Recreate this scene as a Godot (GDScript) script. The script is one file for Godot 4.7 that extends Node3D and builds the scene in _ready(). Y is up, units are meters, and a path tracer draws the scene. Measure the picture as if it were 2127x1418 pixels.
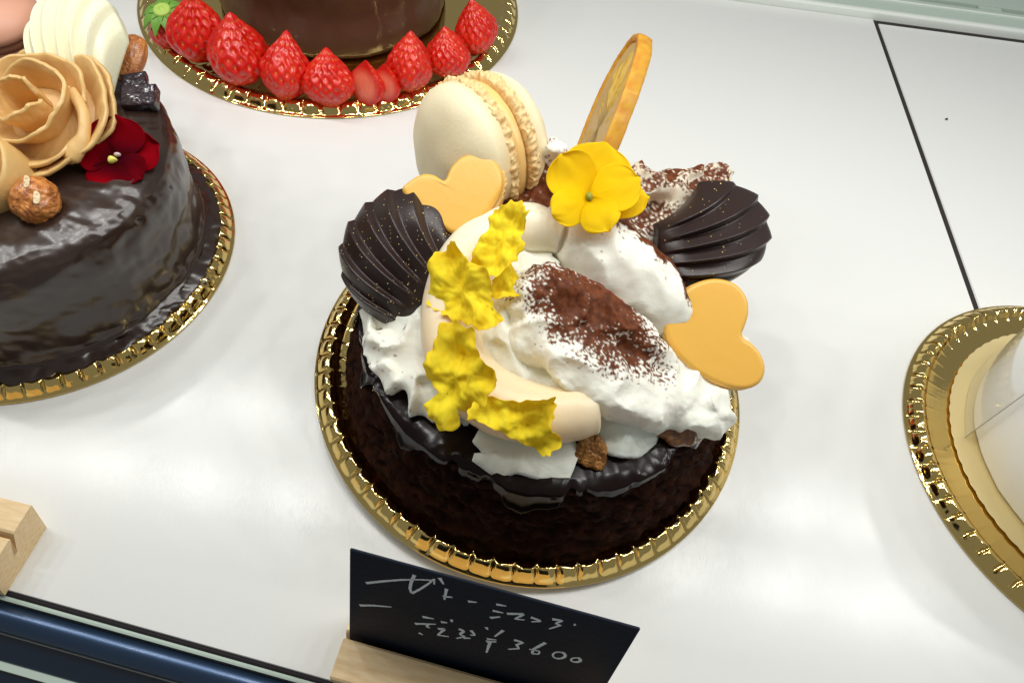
extends Node3D
# A pastry display case seen from above: decorated chocolate cakes on gold boards.

var taken := {}
var rng := RandomNumberGenerator.new()
var M := {}
var nz_fine: FastNoiseLite
var nz_mid: FastNoiseLite
var nz_big: FastNoiseLite
var nz_speck: FastNoiseLite
var nz_fold: FastNoiseLite


# ---------------------------------------------------------------- names, tags
func numbered(called: String, parent: Node) -> String:
	var key := str(parent.get_instance_id()) + called
	var n: int = taken.get(key, 0)
	taken[key] = n + 1
	return called if n == 0 else "%s_%03d" % [called, n]


func thing(called: String, label: String, category: String, at := Transform3D(), group := "") -> Node3D:
	var o := Node3D.new()
	o.name = numbered(called, self)
	add_child(o, true)
	o.transform = at
	tag(o, label, category, group)
	return o


func tag(o: Node, label: String, category: String, group := "") -> void:
	o.set_meta("label", label)
	o.set_meta("category", category)
	if group:
		o.set_meta("group", group)


func put(called: String, mesh: Mesh, mat: Material, parent: Node, at := Transform3D()) -> MeshInstance3D:
	var o := MeshInstance3D.new()
	o.name = numbered(called, parent)
	o.mesh = mesh
	o.material_override = mat
	o.transform = at
	parent.add_child(o, true)
	return o


func setting(called: String) -> Node3D:
	var o := Node3D.new()
	o.name = numbered(called, self)
	add_child(o, true)
	o.set_meta("kind", "structure")
	return o


func frame(o: Vector3, facing: Vector3, up: Vector3) -> Transform3D:
	var z := facing.normalized()
	var x := up.cross(z).normalized()
	return Transform3D(Basis(x, z.cross(x), z), o)


# ---------------------------------------------------------------- colours, materials
func sc(r: float, g: float, b: float) -> Color:      # picture colour 0..255 to linear
	return Color(r / 255.0, g / 255.0, b / 255.0).srgb_to_linear()


func noise(seed_: int, freq: float, octaves := 3, type := FastNoiseLite.TYPE_SIMPLEX_SMOOTH) -> FastNoiseLite:
	var n := FastNoiseLite.new()
	n.seed = seed_
	n.frequency = freq
	n.noise_type = type
	n.fractal_type = FastNoiseLite.FRACTAL_FBM
	n.fractal_octaves = octaves
	return n


func tex(n: FastNoiseLite, size := 512, low := 0.0, high := 1.0) -> NoiseTexture2D:
	var t := NoiseTexture2D.new()
	t.width = size
	t.height = size
	t.seamless = true
	t.noise = n
	if low != 0.0 or high != 1.0:
		var g := Gradient.new()
		g.set_color(0, Color(low, low, low))
		g.set_color(1, Color(high, high, high))
		t.color_ramp = g
	return t


func mat(c: Color, rough: float, metal := 0.0, spec := 0.5, vertex := false) -> StandardMaterial3D:
	var m := StandardMaterial3D.new()
	m.albedo_color = Color.WHITE if vertex else c.linear_to_srgb()
	m.roughness = rough
	m.metallic = metal
	m.metallic_specular = spec
	m.vertex_color_use_as_albedo = vertex
	return m


func bump(m: StandardMaterial3D, t: Texture2D, per_metre: float, cm: float) -> StandardMaterial3D:
	m.heightmap_enabled = true
	m.heightmap_texture = t
	m.heightmap_scale = cm
	m.uv1_triplanar = true
	m.uv1_scale = Vector3.ONE * per_metre
	return m


func coat(m: StandardMaterial3D, amount: float, rough: float) -> StandardMaterial3D:
	m.clearcoat_enabled = true
	m.clearcoat = amount
	m.clearcoat_roughness = rough
	return m


func sss(m: StandardMaterial3D, s: float) -> StandardMaterial3D:
	m.subsurf_scatter_enabled = true
	m.subsurf_scatter_strength = s
	return m


# ---------------------------------------------------------------- mesh building
class Shape:
	var v := PackedVector3Array()
	var c := PackedColorArray()
	var i := PackedInt32Array()
	var same := []        # groups of vertices that share one normal

	func tri(a: int, b: int, d: int) -> void:
		i.append(a); i.append(b); i.append(d)

	func quad(a: int, b: int, d: int, e: int) -> void:
		i.append(a); i.append(b); i.append(d)
		i.append(a); i.append(d); i.append(e)

	func add(p: Vector3, col := Color.WHITE) -> int:
		v.append(p); c.append(col)
		return v.size() - 1

	func normals() -> PackedVector3Array:
		var vol := 0.0
		var n := PackedVector3Array()
		n.resize(v.size())
		for k in range(0, i.size(), 3):
			var a := v[i[k]]
			var b := v[i[k + 1]]
			var d := v[i[k + 2]]
			var f := (b - a).cross(d - a)
			vol += a.dot(b.cross(d))
			n[i[k]] += f
			n[i[k + 1]] += f
			n[i[k + 2]] += f
		if vol < 0.0:
			for k in range(0, i.size(), 3):
				var t := i[k + 1]
				i[k + 1] = i[k + 2]
				i[k + 2] = t
			for k in n.size():
				n[k] = -n[k]
		for g in same:
			var s := Vector3.ZERO
			for k in g: s += n[k]
			for k in g: n[k] = s
		for k in n.size():
			n[k] = n[k].normalized() if n[k].length_squared() > 1e-30 else Vector3.UP
		return n

	func mesh(paint = null) -> ArrayMesh:
		var n := normals()
		if (paint != null):
			for k in v.size():
				c[k] = paint.call(v[k], n[k])
		var j := PackedInt32Array()
		j.resize(i.size())
		for k in range(0, i.size(), 3):      # Godot wants clockwise fronts
			j[k] = i[k]; j[k + 1] = i[k + 2]; j[k + 2] = i[k + 1]
		var arr := []
		arr.resize(Mesh.ARRAY_MAX)
		arr[Mesh.ARRAY_VERTEX] = v
		arr[Mesh.ARRAY_NORMAL] = n
		arr[Mesh.ARRAY_COLOR] = c
		arr[Mesh.ARRAY_INDEX] = j
		var m := ArrayMesh.new()
		m.add_surface_from_arrays(Mesh.PRIMITIVE_TRIANGLES, arr)
		return m

	func flat() -> ArrayMesh:            # every face with its own normal
		var o := Shape.new()
		for k in range(0, i.size(), 3):
			for e in 3:
				o.add(v[i[k + e]], c[i[k + e]])
			o.tri(o.v.size() - 3, o.v.size() - 2, o.v.size() - 1)
		return o.mesh()


# closed round surface: f(u, t) with u once round and t from pole to pole
func ball(nu: int, nt: int, f: Callable, col = null) -> Shape:
	var s := Shape.new()
	for t in nt + 1:
		for u in nu:
			var p: Vector3 = f.call(float(u) / nu, float(t) / nt)
			s.add(p, col.call(float(u) / nu, float(t) / nt, p) if (col != null) else Color.WHITE)
	for t in nt:
		for u in nu:
			var a := t * nu + u
			var b := t * nu + (u + 1) % nu
			s.quad(a, b, b + nu, a + nu)
	s.same.append(range(nu))
	s.same.append(range(nt * nu, nt * nu + nu))
	return s


# profile of (radius, height) points turned about y; move(p, angle, k) may shift points
func lathe(prof: Array, n: int, move = null, col = null) -> Shape:
	var s := Shape.new()
	for k in prof.size():
		for a in n:
			var th := TAU * a / n
			var q: Vector2 = prof[k]
			if (move != null):
				q = move.call(q, th, k)
			var p := Vector3(q.x * cos(th), q.y, q.x * sin(th))
			s.add(p, col.call(p, th, k) if (col != null) else Color.WHITE)
	for k in prof.size() - 1:
		for a in n:
			var b := (a + 1) % n
			s.quad(k * n + a, k * n + b, (k + 1) * n + b, (k + 1) * n + a)
	s.same.append(range(n))
	s.same.append(range((prof.size() - 1) * n, prof.size() * n))
	return s


# sheet f(u, t) with thickness
func slab(nu: int, nt: int, f: Callable, thick: float, col = null) -> Shape:
	var s := Shape.new()
	var g := []
	for t in nt + 1:
		for u in nu + 1:
			g.append(f.call(float(u) / nu, float(t) / nt))
	var w := nu + 1
	for side in 2:
		for t in nt + 1:
			for u in w:
				var du: Vector3 = g[t * w + mini(u + 1, nu)] - g[t * w + maxi(u - 1, 0)]
				var dt: Vector3 = g[mini(t + 1, nt) * w + u] - g[maxi(t - 1, 0) * w + u]
				var n := du.cross(dt).normalized()
				var p: Vector3 = g[t * w + u]
				s.add(p + n * thick * (0.5 - side), col.call(float(u) / nu, float(t) / nt, p) if (col != null) else Color.WHITE)
	var o := w * (nt + 1)
	for t in nt:
		for u in nu:
			var a := t * w + u
			s.quad(a, a + 1, a + 1 + w, a + w)
			s.quad(o + a, o + a + w, o + a + 1 + w, o + a + 1)
	for u in nu:
		s.quad(u, o + u, o + u + 1, u + 1)
		var b := nt * w + u
		s.quad(b, b + 1, o + b + 1, o + b)
	for t in nt:
		var a := t * w
		s.quad(a, a + w, o + a + w, o + a)
		var b := t * w + nu
		s.quad(b, o + b, o + b + w, b + w)
	return s


func resample(outline: Array, n: int, smooth := true) -> Array:
	var c := Curve2D.new()
	var m := outline.size()
	for k in m + 1:
		var p: Vector2 = outline[k % m]
		var tan: Vector2 = (outline[(k + 1) % m] - outline[(k - 1 + m) % m]) / 6.0 if smooth else Vector2.ZERO
		c.add_point(p, -tan, tan)
	c.bake_interval = 0.0004
	var out := []
	for k in n:
		out.append(c.sample_baked(c.get_baked_length() * k / n, false))
	return out


# thin patch inside an outline (metres, in its own xy plane), raised by lift(p) along z
func patch(outline: Array, na: int, nr: int, lift: Callable, thick: float, col = null, smooth := true) -> Shape:
	var ring := resample(outline, na, smooth)
	var mid := Vector2.ZERO
	for p in ring: mid += p / ring.size()
	var s := Shape.new()
	for side in 2:
		for r in nr + 1:
			for a in na:
				var k := pow(float(r) / nr, 0.8)
				var p: Vector2 = mid + (ring[a] - mid) * k
				var z: float = lift.call(p)
				var e := 0.00003
				var gx: float = (lift.call(p + Vector2(e, 0)) - z) / e
				var gy: float = (lift.call(p + Vector2(0, e)) - z) / e
				var n := Vector3(-gx, -gy, 1).normalized()
				var t := thick * (1.0 if r < nr else 0.6)
				s.add(Vector3(p.x, p.y, z) + n * t * (0.5 - side), col.call(p, k) if (col != null) else Color.WHITE)
	var o := (nr + 1) * na
	for r in nr:
		for a in na:
			var b := (a + 1) % na
			s.quad(r * na + a, r * na + b, (r + 1) * na + b, (r + 1) * na + a)
			s.quad(o + r * na + a, o + (r + 1) * na + a, o + (r + 1) * na + b, o + r * na + b)
	for a in na:
		var b := (a + 1) % na
		s.quad(nr * na + a, nr * na + b, o + nr * na + b, o + nr * na + a)
	s.same.append(range(na))
	s.same.append(range(o, o + na))
	return s


# slab of an outline with rounded edges, z from 0 to thick
func prism(outline: Array, na: int, thick: float, bevel: float, smooth := true, wob = null) -> Shape:
	var ring := resample(outline, na, smooth)
	var mid := Vector2.ZERO
	for p in ring: mid += p / ring.size()
	var nor := []
	var area := 0.0
	for a in na:
		area += (ring[a] - mid).cross(ring[(a + 1) % na] - mid)
	for a in na:
		var t: Vector2 = (ring[(a + 1) % na] - ring[(a - 1 + na) % na]).normalized()
		nor.append(Vector2(t.y, -t.x) * signf(area))
	var rows := []      # (inset, z, scale)
	rows.append(Vector3(bevel, 0, 0.0)); rows.append(Vector3(bevel, 0, 0.6)); rows.append(Vector3(bevel, 0, 1))
	for k in 5:
		var t := PI / 2 * (k + 1) / 5.0
		rows.append(Vector3(bevel * (1 - sin(t)), bevel * (1 - cos(t)), 1))
	for k in 6:
		var t := PI / 2 * k / 5.0
		rows.append(Vector3(bevel * (1 - cos(t)), thick - bevel * (1 - sin(t)), 1))
	rows.append(Vector3(bevel, thick, 0.85)); rows.append(Vector3(bevel, thick, 0.6)); rows.append(Vector3(bevel, thick, 0.3)); rows.append(Vector3(bevel, thick, 0.0))
	var s := Shape.new()
	for r in rows:
		for a in na:
			var p: Vector2 = mid + (ring[a] - nor[a] * r.x - mid) * r.z
			var q := Vector3(p.x, p.y, r.y)
			if (wob != null): q = wob.call(q)
			s.add(q)
	for k in rows.size() - 1:
		for a in na:
			var b := (a + 1) % na
			s.quad(k * na + a, k * na + b, (k + 1) * na + b, (k + 1) * na + a)
	s.same.append(range(na))
	s.same.append(range((rows.size() - 1) * na, rows.size() * na))
	return s


# tube along points; cut(k_along 0..1) gives (half width, half height, tilt)
func sweep(pts: Array, n: int, m: int, up: Vector3, cut: Callable, col = null) -> Shape:
	var c := Curve3D.new()
	for k in pts.size():
		var tan: Vector3 = (pts[mini(k + 1, pts.size() - 1)] - pts[maxi(k - 1, 0)]) / 6.0
		c.add_point(pts[k], -tan, tan)
	c.bake_interval = 0.0005
	var L := c.get_baked_length()
	var s := Shape.new()
	for k in n + 1:
		var t := float(k) / n
		var p := c.sample_baked(L * t, true)
		var d := (c.sample_baked(minf(L, L * t + 0.0006), true) - c.sample_baked(maxf(0, L * t - 0.0006), true)).normalized()
		var side := d.cross(up).normalized()
		var over := side.cross(d)
		var w: Vector3 = cut.call(t)
		for a in m:
			var th := TAU * a / m
			var x := cos(th) * w.x
			var y := sin(th) * w.y
			var q := p + side * (x * cos(w.z) - y * sin(w.z)) + over * (x * sin(w.z) + y * cos(w.z))
			s.add(q, col.call(t, th, q) if (col != null) else Color.WHITE)
	for k in n:
		for a in m:
			var b := (a + 1) % m
			s.quad(k * m + a, k * m + b, (k + 1) * m + b, (k + 1) * m + a)
	for e in [0, n]:
		var mid := Vector3.ZERO
		for a in m: mid += s.v[e * m + a] / m
		var q := s.add(mid, s.c[e * m])
		for a in m:
			if e == 0: s.tri(q, (a + 1) % m, a)
			else: s.tri(q, n * m + a, n * m + (a + 1) % m)
	return s


# box with bevelled edges
func box(lo: Vector3, hi: Vector3, b := 0.0004) -> ArrayMesh:
	var s := Shape.new()
	var mid := (lo + hi) / 2
	var h := (hi - lo) / 2
	b = minf(b, minf(h.x, minf(h.y, h.z)) * 0.5)
	for ax in 3:
		for sg in [-1, 1]:
			var e1 := (ax + 1) % 3
			var e2 := (ax + 2) % 3
			var q := []
			for c2 in [[-1, -1], [1, -1], [1, 1], [-1, 1]]:
				var p := Vector3.ZERO
				p[ax] = sg * h[ax]
				p[e1] = c2[0] * (h[e1] - b)
				p[e2] = c2[1] * (h[e2] - b)
				q.append(s.add(mid + p))
			if sg > 0: s.quad(q[0], q[1], q[2], q[3])
			else: s.quad(q[3], q[2], q[1], q[0])
	var at := {}
	for k in s.v.size():
		at[(s.v[k] * 1e6).round()] = k
	var find := func(p: Vector3) -> int: return at[((mid + p) * 1e6).round()]
	for ax in 3:                          # edge strips along axis ax
		var e1 := (ax + 1) % 3
		var e2 := (ax + 2) % 3
		for s1 in [-1, 1]:
			for s2 in [-1, 1]:
				var q := []
				for c2 in [[-1, 0], [1, 0], [1, 1], [-1, 1]]:
					var p := Vector3.ZERO
					p[ax] = c2[0] * (h[ax] - b)
					p[e1] = s1 * (h[e1] if c2[1] == 0 else h[e1] - b)
					p[e2] = s2 * (h[e2] - b if c2[1] == 0 else h[e2])
					q.append(find.call(p))
				if s1 * s2 > 0: s.quad(q[0], q[1], q[2], q[3])
				else: s.quad(q[3], q[2], q[1], q[0])
	for x in [-1, 1]:
		for y in [-1, 1]:
			for z in [-1, 1]:
				var a: int = find.call(Vector3(x * h.x, y * (h.y - b), z * (h.z - b)))
				var c3: int = find.call(Vector3(x * (h.x - b), y * h.y, z * (h.z - b)))
				var d: int = find.call(Vector3(x * (h.x - b), y * (h.y - b), z * h.z))
				if x * y * z > 0: s.tri(a, c3, d)
				else: s.tri(a, d, c3)
	return s.flat()


# straight prism: polygon of (a, y) points drawn along a direction; flat faces
func extrude(poly: Array, from: Vector3, along: Vector3, across: Vector3, length: float, smooth := false) -> ArrayMesh:
	var s := Shape.new()
	var n := poly.size()
	for e in 2:
		for p in poly:
			s.add(from + along * length * e + across * p.x + Vector3.UP * p.y)
	for k in n:
		var b := (k + 1) % n
		s.quad(k, b, n + b, n + k)
	var p2 := PackedVector2Array(poly)
	var t := Geometry2D.triangulate_polygon(p2)
	for k in range(0, t.size(), 3):
		s.tri(t[k + 2], t[k + 1], t[k])
		s.tri(n + t[k], n + t[k + 1], n + t[k + 2])
	return s.mesh() if smooth else s.flat()


# surface nets over a distance field
func nets(f: Callable, lo: Vector3, hi: Vector3, cell: float) -> Shape:
	var nx := int(ceil((hi.x - lo.x) / cell)) + 1
	var ny := int(ceil((hi.y - lo.y) / cell)) + 1
	var nz := int(ceil((hi.z - lo.z) / cell)) + 1
	var F := PackedFloat32Array()
	F.resize(nx * ny * nz)
	F.fill(1.0)
	var B := 5
	var active := []
	for bz in range(0, nz, B):
		for by in range(0, ny, B):
			for bx in range(0, nx, B):
				var d: float = f.call(lo + Vector3(bx + B * 0.5, by + B * 0.5, bz + B * 0.5) * cell)
				var ex := mini(bx + B, nx)
				var ey := mini(by + B, ny)
				var ez := mini(bz + B, nz)
				if absf(d) > cell * B * 1.15 + 0.001:
					if d < 0:
						for z in range(bz, ez):
							for y in range(by, ey):
								for x in range(bx, ex):
									F[(z * ny + y) * nx + x] = -1.0
					continue
				active.append(Vector3i(bx, by, bz))
				for z in range(bz, ez):
					for y in range(by, ey):
						for x in range(bx, ex):
							F[(z * ny + y) * nx + x] = f.call(lo + Vector3(x, y, z) * cell)
	var s := Shape.new()
	var vert := PackedInt32Array()
	vert.resize(nx * ny * nz)
	vert.fill(-1)
	var off := [0, 1, nx, nx + 1, nx * ny, nx * ny + 1, nx * ny + nx, nx * ny + nx + 1]
	var cx := [0, 1, 0, 1, 0, 1, 0, 1]
	var cy := [0, 0, 1, 1, 0, 0, 1, 1]
	var cz := [0, 0, 0, 0, 1, 1, 1, 1]
	var ea := [0, 2, 4, 6, 0, 1, 4, 5, 0, 1, 2, 3]
	var eb := [1, 3, 5, 7, 2, 3, 6, 7, 4, 5, 6, 7]
	var cells := []
	for blk in active:
		for z in range(maxi(blk.z - 1, 0), mini(blk.z + B, nz - 1)):
			for y in range(maxi(blk.y - 1, 0), mini(blk.y + B, ny - 1)):
				for x in range(maxi(blk.x - 1, 0), mini(blk.x + B, nx - 1)):
					var o := (z * ny + y) * nx + x
					if vert[o] >= 0: continue
					var neg := 0
					for k in 8:
						if F[o + off[k]] < 0.0: neg += 1
					if neg == 0 or neg == 8: continue
					var p := Vector3.ZERO
					var m := 0
					for e in 12:
						var a: float = F[o + off[ea[e]]]
						var b: float = F[o + off[eb[e]]]
						if (a < 0.0) != (b < 0.0):
							var t := a / (a - b)
							p += Vector3(lerpf(cx[ea[e]], cx[eb[e]], t), lerpf(cy[ea[e]], cy[eb[e]], t), lerpf(cz[ea[e]], cz[eb[e]], t))
							m += 1
					vert[o] = s.add(lo + (Vector3(x, y, z) + p / m) * cell)
					cells.append(Vector3i(x, y, z))
	for q in cells:
		var o: int = (q.z * ny + q.y) * nx + q.x
		var ins: bool = F[o] < 0.0
		if q.y > 0 and q.z > 0 and (F[o + 1] < 0.0) != ins:
			ring4(s, vert, o, o - nx, o - nx - nx * ny, o - nx * ny, ins)
		if q.x > 0 and q.z > 0 and (F[o + nx] < 0.0) != ins:
			ring4(s, vert, o, o - nx * ny, o - 1 - nx * ny, o - 1, ins)
		if q.x > 0 and q.y > 0 and (F[o + nx * ny] < 0.0) != ins:
			ring4(s, vert, o, o - 1, o - 1 - nx, o - nx, ins)
	return s


func ring4(s: Shape, vert: PackedInt32Array, a: int, b: int, c: int, d: int, ins: bool) -> void:
	if vert[a] < 0 or vert[b] < 0 or vert[c] < 0 or vert[d] < 0: return
	if ins: s.quad(vert[a], vert[b], vert[c], vert[d])
	else: s.quad(vert[d], vert[c], vert[b], vert[a])


func smin(a: float, b: float, k: float) -> float:
	var h := maxf(k - absf(a - b), 0.0) / k
	return minf(a, b) - h * h * k * 0.25


class Egg:           # ellipsoid, turned so that its long axis (first radius) runs along a direction
	var o: Vector3
	var inv: Basis
	var r: Vector3
	func _init(c: Vector3, radii: Vector3, along := Vector3.RIGHT, up := Vector3.UP) -> void:
		o = c
		r = radii
		var x := along.normalized()
		var z := x.cross(up).normalized()
		inv = Basis(x, z.cross(x), z).transposed()
	func d(p: Vector3) -> float:
		var q := inv * (p - o)
		var k0 := (q / r).length()
		var k1 := (q / (r * r)).length()
		return k0 * (k0 - 1.0) / k1 if k1 > 1e-9 else -r.y


func eggs(list: Array, k: float, bumps: Array, fold := 0.0048) -> Callable:      # bumps: [noise, amount] pairs
	return func(p: Vector3) -> float:
		var d := 1.0
		for e in list:
			d = smin(d, e.d(p), k)
		if d < 0.005:
			d += absf(nz_fold.get_noise_3dv(p * 1000.0)) * fold - fold * 0.25
			for b in bumps:
				d += b[0].get_noise_3dv(p * 1000.0) * b[1]
		return d


# ---------------------------------------------------------------- scene
const TOWARD := Vector3(0.0, 0.834, 0.552)       # from the cake towards the person looking at it
const VIEW_UP := Vector3(-0.180, 0.543, -0.820)
const VIEW_RIGHT := Vector3(0.984, 0.099, -0.150)
const CAKE := Vector3(-0.0015, 0.0, 0.0)


func aim(right: float, up: float, toward: float) -> Vector3:
	return (VIEW_RIGHT * right + VIEW_UP * up + TOWARD * toward).normalized()


func _ready() -> void:
	# camera
	var cam := Camera3D.new()
	cam.name = "camera"
	add_child(cam)
	cam.transform = Transform3D(Basis(Vector3(0.9838, 0.0990, -0.1497), Vector3(-0.1795, 0.5427, -0.8205), Vector3(0, 0.8340, 0.5517)).orthonormalized(), Vector3(-0.0099, 0.2205, 0.1335))
	cam.fov = 53.73
	cam.near = 0.01
	cam.far = 20.0
	cam.current = true
	# surroundings and exposure
	var we := WorldEnvironment.new()
	var env := Environment.new()
	env.background_mode = Environment.BG_COLOR
	env.background_color = Color(0.50, 0.505, 0.50)
	env.background_energy_multiplier = 1.0
	env.tonemap_mode = Environment.TONE_MAPPER_LINEAR
	env.tonemap_exposure = 1.0
	env.sdfgi_enabled = true
	env.ssao_enabled = true
	env.ssil_enabled = true
	we.environment = env
	we.name = "environment"
	add_child(we)
	rng.seed = 7
	nz_fine = noise(3, 0.9, 2)
	nz_mid = noise(4, 0.28, 3)
	nz_big = noise(5, 0.07, 3)
	nz_fold = noise(8, 0.075, 1)
	nz_speck = noise(6, 0.80, 2)
	lamps()
	materials()
	shelf()
	rails()
	boards()
	main_cake()
	toppings()
	left_cake()
	top_cake()
	right_cake()
	cards()


func lamps() -> void:
	# two LED strips under the shelf above, running along the case
	var along := Vector3(0.9965, 0, 0.0)
	var glow := mat(Color(0.9, 0.9, 0.85), 0.4)
	glow.emission_enabled = true
	glow.emission = Color(1.0, 0.97, 0.9)
	glow.emission_energy_multiplier = 2.0
	var alu := mat(sc(150, 152, 150), 0.4, 0.8)
	for row in 2:
		var z: float = [-0.035, -0.105][row]
		var bar := thing("light_bar", ["white LED light bar under the upper shelf, nearer the front", "white LED light bar under the upper shelf, farther back"][row], "lamp", Transform3D(Basis(), Vector3(0, 0.32, z)), "LED bars of the display case")
		put("housing", box(Vector3(-0.42, 0.0, -0.010), Vector3(0.42, 0.008, 0.010)), alu, bar)
		for k in 11:
			var x := -0.39 + 0.078 * k + 0.02 * row
			put("diode", box(Vector3(x - 0.008, -0.002, -0.008), Vector3(x + 0.008, 0.0, 0.008)), glow, bar)
			var a := AreaLight3D.new()
			a.name = "diode_light_%d_%d" % [row, k]
			a.area_size = Vector2(0.016, 0.016)
			a.light_color = Color(1.0, 0.998, 0.985)
			a.light_energy = LAMP_ENERGY
			a.area_range = 4.0
			a.shadow_enabled = true
			add_child(a)
			a.transform = Transform3D(Basis(Vector3.RIGHT, -PI / 2), Vector3(x, 0.3165, z))
const LAMP_ENERGY := 0.0091


func materials() -> void:
	var t_fine := tex(noise(11, 0.03, 4), 512)
	var t_grain := tex(noise(12, 0.09, 3), 512)
	var t_soft := tex(noise(13, 0.012, 3), 512)
	M.fine = t_fine
	M.grain = t_grain
	M.soft = t_soft
	M.white = bump(mat(sc(230, 231, 228), 0.21, 0.0, 0.5), t_grain, 9.0, 0.0016)
	M.white.uv1_scale = Vector3(45, 5, 5)
	M.dark_gap = bump(mat(sc(52, 44, 42), 0.7), t_grain, 80.0, 0.05)
	M.rail = mat(sc(196, 212, 200), 0.38, 0.1)
	M.rail_lip = mat(sc(226, 232, 226), 0.4, 0.0)
	M.rubber = bump(mat(sc(30, 20, 26), 0.75), t_grain, 60.0, 0.02)
	M.steel = coat(mat(sc(52, 74, 104), 0.34, 0.85), 0.6, 0.2)
	M.navy = mat(sc(12, 26, 42), 0.12, 0.0, 0.6)
	M.gold = bump(mat(sc(236, 206, 130), 0.09, 1.0), t_fine, 30.0, 0.0015)
	M.card_back = mat(sc(225, 222, 210), 0.6)
	M.sponge = bump(mat(Color.WHITE, 0.62, 0.0, 0.22, true), t_grain, 90.0, 0.09)
	M.glaze = mat(sc(26, 17, 15), 0.18, 0.0, 0.27)
	M.cream = sss(bump(mat(Color.WHITE, 0.55, 0.0, 0.3, true), t_fine, 60.0, 0.004), 0.12)
	M.smooth_cream = sss(bump(mat(Color.WHITE, 0.34, 0.0, 0.45, true), t_soft, 22.0, 0.012), 0.2)
	M.macaron = sss(bump(mat(Color.WHITE, 0.5, 0.0, 0.5, true), t_fine, 50.0, 0.006), 0.08)
	M.biscuit = bump(mat(sc(236, 196, 120), 0.6), t_grain, 60.0, 0.03)
	M.icing = sss(bump(mat(sc(239, 181, 80), 0.34), t_soft, 30.0, 0.004), 0.12)
	M.shell = bump(mat(sc(44, 29, 26), 0.34, 0.0, 0.5), t_fine, 60.0, 0.0025)
	M.white_shell = sss(bump(mat(sc(240, 236, 204), 0.34), t_fine, 60.0, 0.008), 0.1)
	M.speck = mat(sc(246, 220, 140), 0.5, 0.6)
	M.petal = mat(Color.WHITE, 0.75, 0.0, 0.2, true)
	M.petal.backlight_enabled = true
	M.petal.backlight = Color(0.8, 0.76, 0.4)
	M.red_petal = mat(Color.WHITE, 0.85, 0.0, 0.15, true)
	M.orange = coat(bump(mat(Color.WHITE, 0.4, 0.0, 0.5, true), t_grain, 60.0, 0.03), 0.3, 0.25)
	M.orange.backlight_enabled = true
	M.orange.backlight = Color(0.8, 0.75, 0.45)
	M.nut = bump(mat(Color.WHITE, 0.3, 0.0, 0.5, true), t_fine, 40.0, 0.05)
	M.ganache = bump(mat(sc(50, 35, 29), 0.26, 0.0, 0.6), t_soft, 9.0, 0.012)
	M.milk_glaze = bump(mat(sc(92, 64, 50), 0.26, 0.0, 0.55), t_soft, 10.0, 0.02)
	M.rose = sss(bump(mat(sc(222, 180, 116), 0.42), t_soft, 30.0, 0.02), 0.1)
	M.berry = coat(mat(Color.WHITE, 0.42, 0.0, 0.4, true), 0.45, 0.12)
	M.leaf = mat(sc(110, 160, 60), 0.5)
	M.jelly = bump(coat(mat(sc(34, 14, 30), 0.2), 0.6, 0.1), t_grain, 60.0, 0.03)
	M.pink = mat(sc(205, 150, 125), 0.5)
	M.crumb = bump(mat(sc(120, 80, 58), 0.6), t_grain, 60.0, 0.08)
	M.doily = mat(sc(240, 238, 246), 0.6)
	M.slate = bump(mat(sc(16, 24, 40), 0.5, 0.0, 0.3), t_fine, 20.0, 0.004)
	M.chalk = mat(sc(232, 240, 240), 0.6)
	M.film = mat(Color(0.9, 0.92, 0.92, 0.12), 0.08)
	M.film.transparency = BaseMaterial3D.TRANSPARENCY_ALPHA
	M.white_cake = mat(sc(250, 250, 246), 0.45)
	var wood := mat(sc(228, 196, 150), 0.55)
	var wn := noise(21, 0.02, 4)
	var wt := NoiseTexture2D.new()
	wt.width = 512; wt.height = 512; wt.seamless = true; wt.noise = wn
	var ramp := Gradient.new()
	ramp.set_color(0, Color(0.90, 0.76, 0.56)); ramp.set_color(1, Color(0.98, 0.88, 0.70))
	wt.color_ramp = ramp
	wood.albedo_color = Color.WHITE
	wood.albedo_texture = wt
	wood.uv1_triplanar = true
	wood.uv1_scale = Vector3(8, 90, 45)
	M.wood = wood


func shelf() -> void:
	var s := setting("display_shelf")
	var back := func(x: float) -> float: return -0.2915 - (x - 0.0893) * 0.0888
	var front := func(x: float) -> float: return 0.1062 + (x + 0.1455) * 0.0811
	var seam := func(z: float) -> float: return 0.1785 + (z + 0.2968) * 0.0529
	var g := 0.0013
	var left := [Vector2(-0.55, back.call(-0.55)), Vector2(seam.call(-0.297) - g, back.call(0.178)), Vector2(seam.call(0.135) - g, front.call(0.2)), Vector2(-0.55, front.call(-0.55))]
	var right := [Vector2(seam.call(-0.297) + g, back.call(0.178) + 0.0035), Vector2(0.6, back.call(0.6) + 0.0035), Vector2(0.6, front.call(0.6)), Vector2(seam.call(0.135) + g, front.call(0.2))]
	for poly in [left, right]:
		put("panel", plate(poly, 0.0, 0.008, 0.0006), M.white, s)
	# dark sealing compound in the joints
	put("joint", plate([Vector2(seam.call(-0.30) - g, -0.2996), Vector2(seam.call(-0.30) + g, -0.2996), Vector2(seam.call(0.13) + g, 0.1305), Vector2(seam.call(0.13) - g, 0.1305)], -0.0005, 0.006, 0.0), M.dark_gap, s)
	put("joint", plate([Vector2(seam.call(-0.297) + g, back.call(0.178) - 0.0005), Vector2(0.6, back.call(0.6) - 0.0005), Vector2(0.6, back.call(0.6) + 0.0035), Vector2(seam.call(-0.297) + g, back.call(0.178) + 0.0035)], -0.0006, 0.006, 0.0), M.dark_gap, s)


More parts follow.
